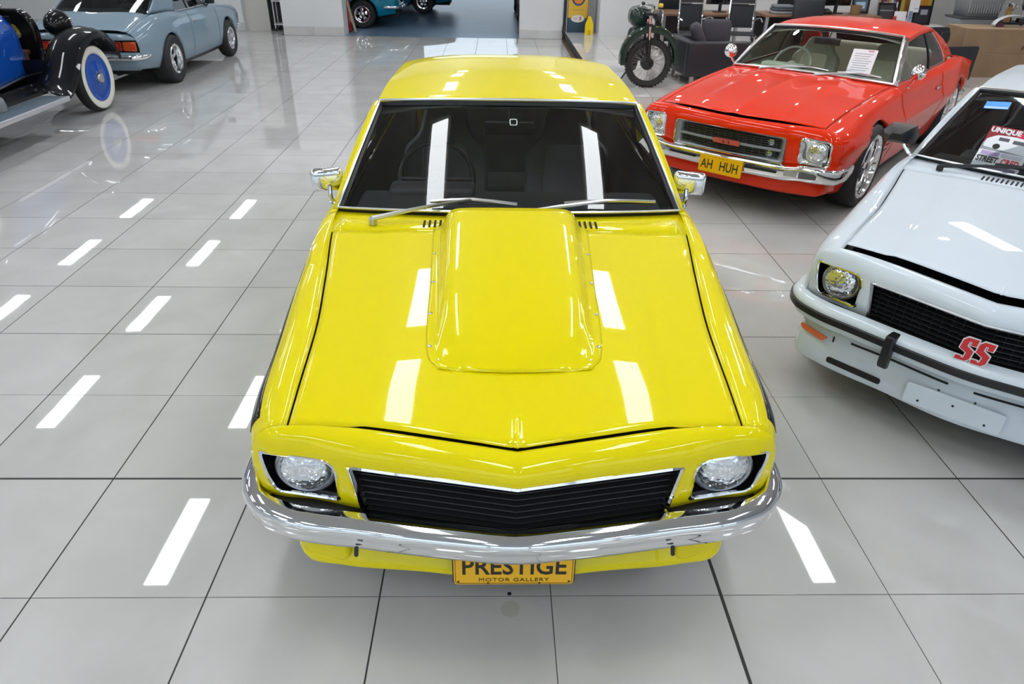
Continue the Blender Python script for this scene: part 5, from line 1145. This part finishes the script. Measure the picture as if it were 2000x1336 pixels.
for i, (dz_, lab) in enumerate(((0, 'light grey folded cloth at the bottom of the stack'), (.045, 'dark grey folded cloth in the middle of the stack'), (.09, 'slate folded cloth on top of the stack'))):
    o = MB().rbox((0, 0, .022), (.36-.02*i, .26, .042), .018).build('folded_cloth', mat('cloth_%d' % i, ((.30, .31, .34), (.09, .10, .13), (.17, .19, .23))[i], .9), loc=(6.34, 10.95, PZ+.73+dz_)); tag(o, lab+' on the long dark desk', 'cloth', 'folded cloths')
bs = thing('woven_basket', 'small tan woven basket on the long dark desk', 'basket', (7.60, 11.0, PZ+.73)); MB().lathe([(.0001, 0), (.07, 0), (.085, .05), (.09, .13), (.082, .13), (.078, .05), (.0001, .02)], (0, 0, 0), 'z', 20).build('bowl', mat('tan_wicker', (.32, .20, .09), .8, bump=('wave', 60, .5, .004)), bs, fix='n'); MB().lathe([(.092, .125), (.096, .135), (.088, .14)], (0, 0, 0), 'z', 20).build('rim', mat('tan_wicker', (.3, .2, .1)), bs)
def picture(x, y, z, w, h, rz, lean, frame, inner, label, marks=()):
    c = thing('framed_picture', label, 'picture', (x, y, z), rz, 'framed pictures'); M4 = Rx(PI/2-lean)
    o = MB()
    for a, b_, ww, hh in ((-w/2+.015, h/2, .03, h), (w/2-.015, h/2, .03, h), (0, .015, w, .03), (0, h-.015, w, .03)): o.prism([(a-ww/2, b_-hh/2), (a+ww/2, b_-hh/2), (a+ww/2, b_+hh/2), (a-ww/2, b_+hh/2)], .025, M4)
    o.build('frame', frame, c, fix='n'); MB().prism([(-w/2+.03, .03), (w/2-.03, .03), (w/2-.03, h-.03), (-w/2+.03, h-.03)], .012, M4).build('print', inner, c, fix='n')
    for (a, b_, ww, hh, m) in marks: MB().prism([(a-ww/2, b_-hh/2), (a+ww/2, b_-hh/2), (a+ww/2, b_+hh/2), (a-ww/2, b_+hh/2)], .002, M4 @ T(0, 0, .0125)).build('print_detail', m, c, fix='n')
picture(7.78, 11.25, PZ+.73, .30, .24, 0, .12, BLK, mat('slate_print', (.10, .16, .22), .5), 'small black-framed blue print on the long dark desk', ((0, .12, .16, .10, mat('pale_blue_print', (.3, .4, .5), .5)),))
wall('wall_office_partition', 8.02, 8.16, 11.45, 13.9, 0, 2.4, label='white partition end beside the framed pictures')
cb = thing('low_cabinet', 'low white cabinet carrying the framed pictures', 'cabinet', (8.70, 11.25, PZ)); MB().rbox((0, 0, .28), (1.15, .42, .56), .006).build('body', WMET, cb)
for x in (-.28, .28): q = MB().rbox((x, -.215, .28), (.54, .012, .50), .004).build('door', WMET, cb); MB().rbox((x*.3, -.228, .34), (.012, .014, .10), .004).build('handle', SAT, q)
CT = PZ+.56
GOLDP = mat('gold_print', (.48, .33, .05), .5); DPR = mat('dark_print', (.03, .03, .04), .5)
picture(8.80, 11.36, CT+.10, .60, .40, 0, .14, BLK, GOLDP, 'black-framed gold poster leaning on the low cabinet', ((-.14, .2, .12, .22, mat('brown_print', (.22, .12, .03), .5)), (.16, .2, .10, .24, mat('orange_print', (.55, .22, .03), .5))))
picture(8.88, 11.24, CT, .32, .30, 0, .14, BLK, DPR, 'small dark framed print in front of the gold poster', ((.03, .2, .12, .08, GI),))
picture(8.26, 11.22, CT, .30, .34, 0, .25, BLK, mat('charcoal_print', (.05, .05, .055), .4), 'black easel-backed frame leaning beside the partition', ((0, .22, .26, .02, SAT),))
sc_ = thing('paper_poster', 'white and blue paper poster hanging over the gold poster', 'poster', (8.70, 11.20, CT+.02)); MB().prism([(-.08, 0), (.0, 0), (.0, .18), (.09, .18), (.09, .42), (-.08, .42)], .003, Rx(PI/2-.14)).build('sheet', PAPER, sc_, fix='n')
BLP = mat('blue_print', (.10, .20, .45), .6)
for i in range(9): MB().box((-.04, .0-.003+.024*(i*.024/.3), .02+i*.021), (.06, .003, .011)).build('print_line', BLP, sc_)
for i in range(3): MB().box((.045, .03, .20+i*.016), (.07, .003, .009)).build('print_line', BLP, sc_)
for i, (cname, col) in enumerate((('dark red', (.20, .03, .02)), ('grey', (.16, .18, .20)), ('orange', (.60, .26, .04)), ('white', (.55, .58, .60)), ('navy', (.05, .06, .14)), ('maroon', (.14, .02, .04)))):
    o = thing('binder', cname+' upright binder on the low cabinet beside the partition', 'binder', (8.24+i*.045, 11.41, CT)); MB().rbox((0, 0, .22), (.042, .10, .44), .004).build('cover', mat('binder_'+cname.replace(' ', '_'), col, .5), o); MB().box((0, -.052, .30), (.026, .002, .08)).build('spine_label', PAPER, o)
pp = thing('paper_stack', 'loose white papers with a red booklet on the low cabinet', 'paper', (8.46, 11.15, CT)); MB().rbox((0, 0, .11), (.20, .02, .21), .004, R=Rx(-.2).to_3x3()).build('sheets', PAPER, pp); MB().rbox((-.10, -.03, .08), (.06, .015, .13), .004, R=Rx(-.2).to_3x3()).build('booklet', mat('red_booklet', (.55, .05, .03), .5), pp)
# bladeless loop heater on the floor by the wall
fnn = thing('loop_fan', 'black bladeless loop fan standing by the office wall', 'fan', (6.68, 13.0, PZ)); MB().lathe([(.075, 0), (.08, .02), (.072, .16), (.055, .18)], (0, 0, 0), 'z', 20, cap=True).build('base', BLK, fnn, fix='n')
MB().tube([(q[0], 0, q[1]) for q in rpoly([(-.075, .18), (.075, .18), (.075, .53), (-.075, .53)], .07, 6)], .022, 8, closed=True).build('loop', GBLK, fnn)
for x in (-.03, .03): MB().lathe([(.012, 0), (.012, -.006), (.0001, -.008)], (x, -.058, .17), 'y', 10).build('button', SAT, fnn)
# tubs and boxes
def tub(x, y, z, label):
    c = thing('storage_tub', label, 'tub', (x, y, z), 0, 'grey plastic tubs'); RB = mat('ribbed_grey_plastic', (.30, .33, .35), .6)
    MB().grid([[(px*k, py*k, zz) for px, py in rpoly([(-.31, -.22), (.31, -.22), (.31, .22), (-.31, .22)], .06, 4)] for k, zz in ((.86, 0), (1.0, .34), (1.0, .36))], cv=True, flip=True).build('tub_wall', RB, c, solid=.006)
    for i in range(14): MB().box((-.26+i*.04, -.208, .19), (.012, .008, .26), Rx(-.09).to_3x3()).build('rib', RB, c)
    MB().rbox((0, 0, .372), (.66, .48, .03), .012).build('lid', mat('dark_lid', (.06, .065, .07), .5), c)
tub(9.30, 10.55, PZ, 'grey ribbed tub at the bottom of the pair behind the boxes'); tub(9.33, 10.55, PZ+.39, 'grey ribbed tub in the middle of the stack behind the boxes'); tub(9.36, 10.55, PZ+.78, 'grey ribbed tub on top of the stack behind the boxes')
def carton(x, y, z, w, d, h, rz, label):
    c = thing('carton', label, 'cardboard box', (x, y, z), rz, 'cardboard boxes'); MB().box((0, 0, h/2), (w, d, h)).build('carton_body', CARD, c, bevel=.004)
    for s in (-1, 1): MB().box((0, s*d*.25, h+.003), (w, d*.5-.004, .006)).build('flap', CARDT, c)
    MB().box((0, 0, h+.0068), (w, .05, .001)).build('tape', mat('packing_tape', (.38, .27, .15), .3), c); MB().box((w*.33, -d/2-.001, h*.25), (.03, .002, .06)).build('print_mark', mat('carton_print', (.12, .06, .04), .7), c)
carton(9.28, 9.90, PZ, 1.15, .62, .335, -.06, 'wide brown carton at the bottom of the pair'); carton(9.29, 9.89, PZ+.343, 1.10, .60, .34, -.06, 'wide brown carton stacked on the other carton'); carton(10.85, 10.4, PZ, .9, .7, 1.0, .1, 'tall brown carton standing behind the trophies')
mgd = thing('mudguard', 'loose white motorcycle mudguard lying on the upper carton', 'mudguard', (9.55, 9.86, PZ+.70), -.1); MB().grid([[(.26*math.cos(a)*1.1, w, .16*math.sin(a)) for w in (-.06, -.03, 0, .03, .06)] for a in np.linspace(.15*PI, .98*PI, 16)]).build('shell', mat('white_plastic', (.72, .74, .80), .35), mgd, solid=.006)
MB().box((-.20, 0, .02), (.10, .12, .04)).build('mount', mat('purple_plastic', (.10, .02, .08), .5), mgd)
tb = thing('trophy_shelf', 'dark shelf carrying the silver trophies', 'shelf', (9.95, 10.45, PZ)); MB().box((0, 0, .70), (.6, .40, .03)).build('shelf_board', BLK, tb)
for x in (-.27, .27):
    for y in (-.17, .17): MB().box((x, y, .345), (.03, .03, .69)).build('leg', BLK, tb)
def trophy(x, y, h, lab):
    c = thing('trophy', lab, 'trophy', (x, y, PZ+.715), 0, 'silver trophies'); MB().box((0, 0, .03), (.08, .08, .06)).build('plinth', GBLK, c); MB().lathe([(.03, .06), (.012, .08), (.012, h*.5), (.03, h*.56), (.055, h*.75), (.06, h), (.052, h), (.03, h*.62), (.0001, h*.58)], (0, 0, 0), 'z', 18).build('cup', CHR, c, fix='n')
    for s in (-1, 1): MB().tube(spl([(s*.05, 0, h*.72), (s*.09, 0, h*.82), (s*.085, 0, h*.95), (s*.06, 0, h*.95)], 8), .006, 5).build('handle', CHR, c)
trophy(9.84, 10.44, .26, 'short silver trophy cup on the dark shelf'); trophy(9.98, 10.34, .34, 'medium silver trophy cup on the dark shelf'); trophy(10.14, 10.46, .40, 'tall silver trophy cup on the dark shelf')
pq = thing('wooden_plaque', 'brown wooden plaque leaning beside the trophies', 'plaque', (9.73, 10.30, PZ+.715)); MB().rbox((0, 0, .11), (.10, .02, .22), .008, R=Rx(-.1).to_3x3()).build('board', mat('plaque_wood', (.30, .17, .06), .4, noise=(9, .25)), pq); MB().box((0, -.012, .12), (.06, .003, .08)).build('plate', mat('brass', (.55, .40, .15), .3, 1.), pq)

# ================================================================== petrol pump niche
pu = thing('petrol_pump', 'yellow and navy petrol pump with oval emblem in the wall niche', 'petrol pump', (3.30, 14.45, 0)); MB().rbox((0, 0, .21), (.42, .30, .42), .03).build('lower_panel', mat('navy_enamel', (.02, .055, .09), .3), pu); MB().rbox((0, 0, .90), (.42, .30, .96), .03).build('upper_panel', mat('yellow_enamel', (.72, .45, .05), .35), pu)
FM = lambda x, z: T(x, -.152, z) @ Rx(PI/2)
MB().prism([(.14*q[0], .07*q[1]) for q in circle(1, 28)], .006, FM(.0, .42)).build('oval_sign', mat('cream_enamel', (.72, .70, .66), .4), pu, fix='n')
RP = mat('maroon_print', (.42, .06, .08), .5)
text('amp', .055, RP, pu, FM(-.055, .425) @ T(0, 0, .0065), name='oval_lettering', xs=.9); text('8', .10, RP, pu, FM(.055, .42) @ T(0, 0, .0065), name='oval_numeral', bold=.002)
MB().lathe([(.10, 0), (.105, -.008), (.12, -.010), (.13, -.008), (.135, 0)], (0, -.152, .80), 'y', 36).build('round_emblem_ring', mat('navy_print', (.03, .06, .20), .5), pu); MB().lathe([(.10, -.004), (.0001, -.006)], (0, -.152, .80), 'y', 30).build('round_emblem', mat('orange_enamel', (.80, .25, .03), .4), pu)
MB().box((0, -.152, .585), (.24, .003, .02)).build('faded_lettering', mat('dull_gold_print', (.5, .33, .05), .5), pu)
for s in (-1, 1): MB().box((s*.225, 0, .69), (.02, .26, 1.3)).build('side_trim', SAT, pu)
hs = MB(); hs.tube(spl([(-.24, -.05, 1.1), (-.27, -.10, .7), (-.28, -.12, .35), (-.30, -.12, .14), (-.26, -.10, .06), (-.22, -.06, .05)], 20), .014, 8); hs.build('hose', BLK, pu)
wf = thing('wet_floor_cone', 'tall yellow pointed wet-floor sign beside the petrol pump', 'floor sign', (3.52, 14.02, 0)); Yp = mat('yellow_plastic', (.85, .62, .0), .4)
out = rpoly([(-.085, 0), (.085, 0), (.085, .34), (.022, .50), (-.022, .50), (-.085, .34)], [.003, .003, .01, .012, .012, .01], 3)
for s in (-1, 1): MB().prism(out, .012, T(0, .035*s+.006, 0) @ Rx(PI/2+s*.05)).build('sign_panel', Yp, wf, fix='n')
MB().box((0, 0, .47), (.05, .04, .03)).build('hinge', Yp, wf)
for i in range(5): MB().box((0, -.043+.0016*i*3*.3, .10+i*.03), (.05, .003, .018)).build('sign_print', mat('ochre_print', (.60, .34, .0), .5), wf)
# things at the left of the opening
rc = thing('red_cabinet', 'tall red tool cabinet just inside the opening', 'cabinet', (-1.86, 15.15, 0)); MB().rbox((0, 0, .35), (.42, .36, .70), .01).build('body', mat('red_enamel', (.55, .02, .02), .35), rc)
for i in range(4): q = MB().rbox((0, -.185, .14+i*.16), (.38, .014, .14), .004).build('drawer', mat('red_enamel', (.5, 0, 0)), rc); MB().box((0, -.196, .19+i*.16), (.30, .01, .012)).build('handle', SAT, q)
pk = MB().box((0, 0, .55), (.05, .03, 1.1), Ry(-.22).to_3x3()).build('timber_prop', mat('raw_timber', (.40, .34, .24), .8, noise=(8, .2)), loc=(-1.62, 14.93, .01)); tag(pk, 'pale timber batten leaning beside the red cabinet', 'batten')
tr_ = thing('shelf_trolley', 'white tubular shelf trolley in the dark store room', 'trolley', (-3.12, 15.12, 0))
for x in (-.14, .14):
    for y in (-.12, .12): MB().tube([(x, y, .06), (x, y, 1.2)], .013, 8).build('post', WMET, tr_); MB().lathe([(.03, -.012), (.03, .012)], (x, y, .03), 'x', 12, cap=True).build('castor', BLK, tr_)
for z in (.14, .6, 1.1): MB().box((0, 0, z), (.32, .28, .02)).build('shelf', WMET, tr_)
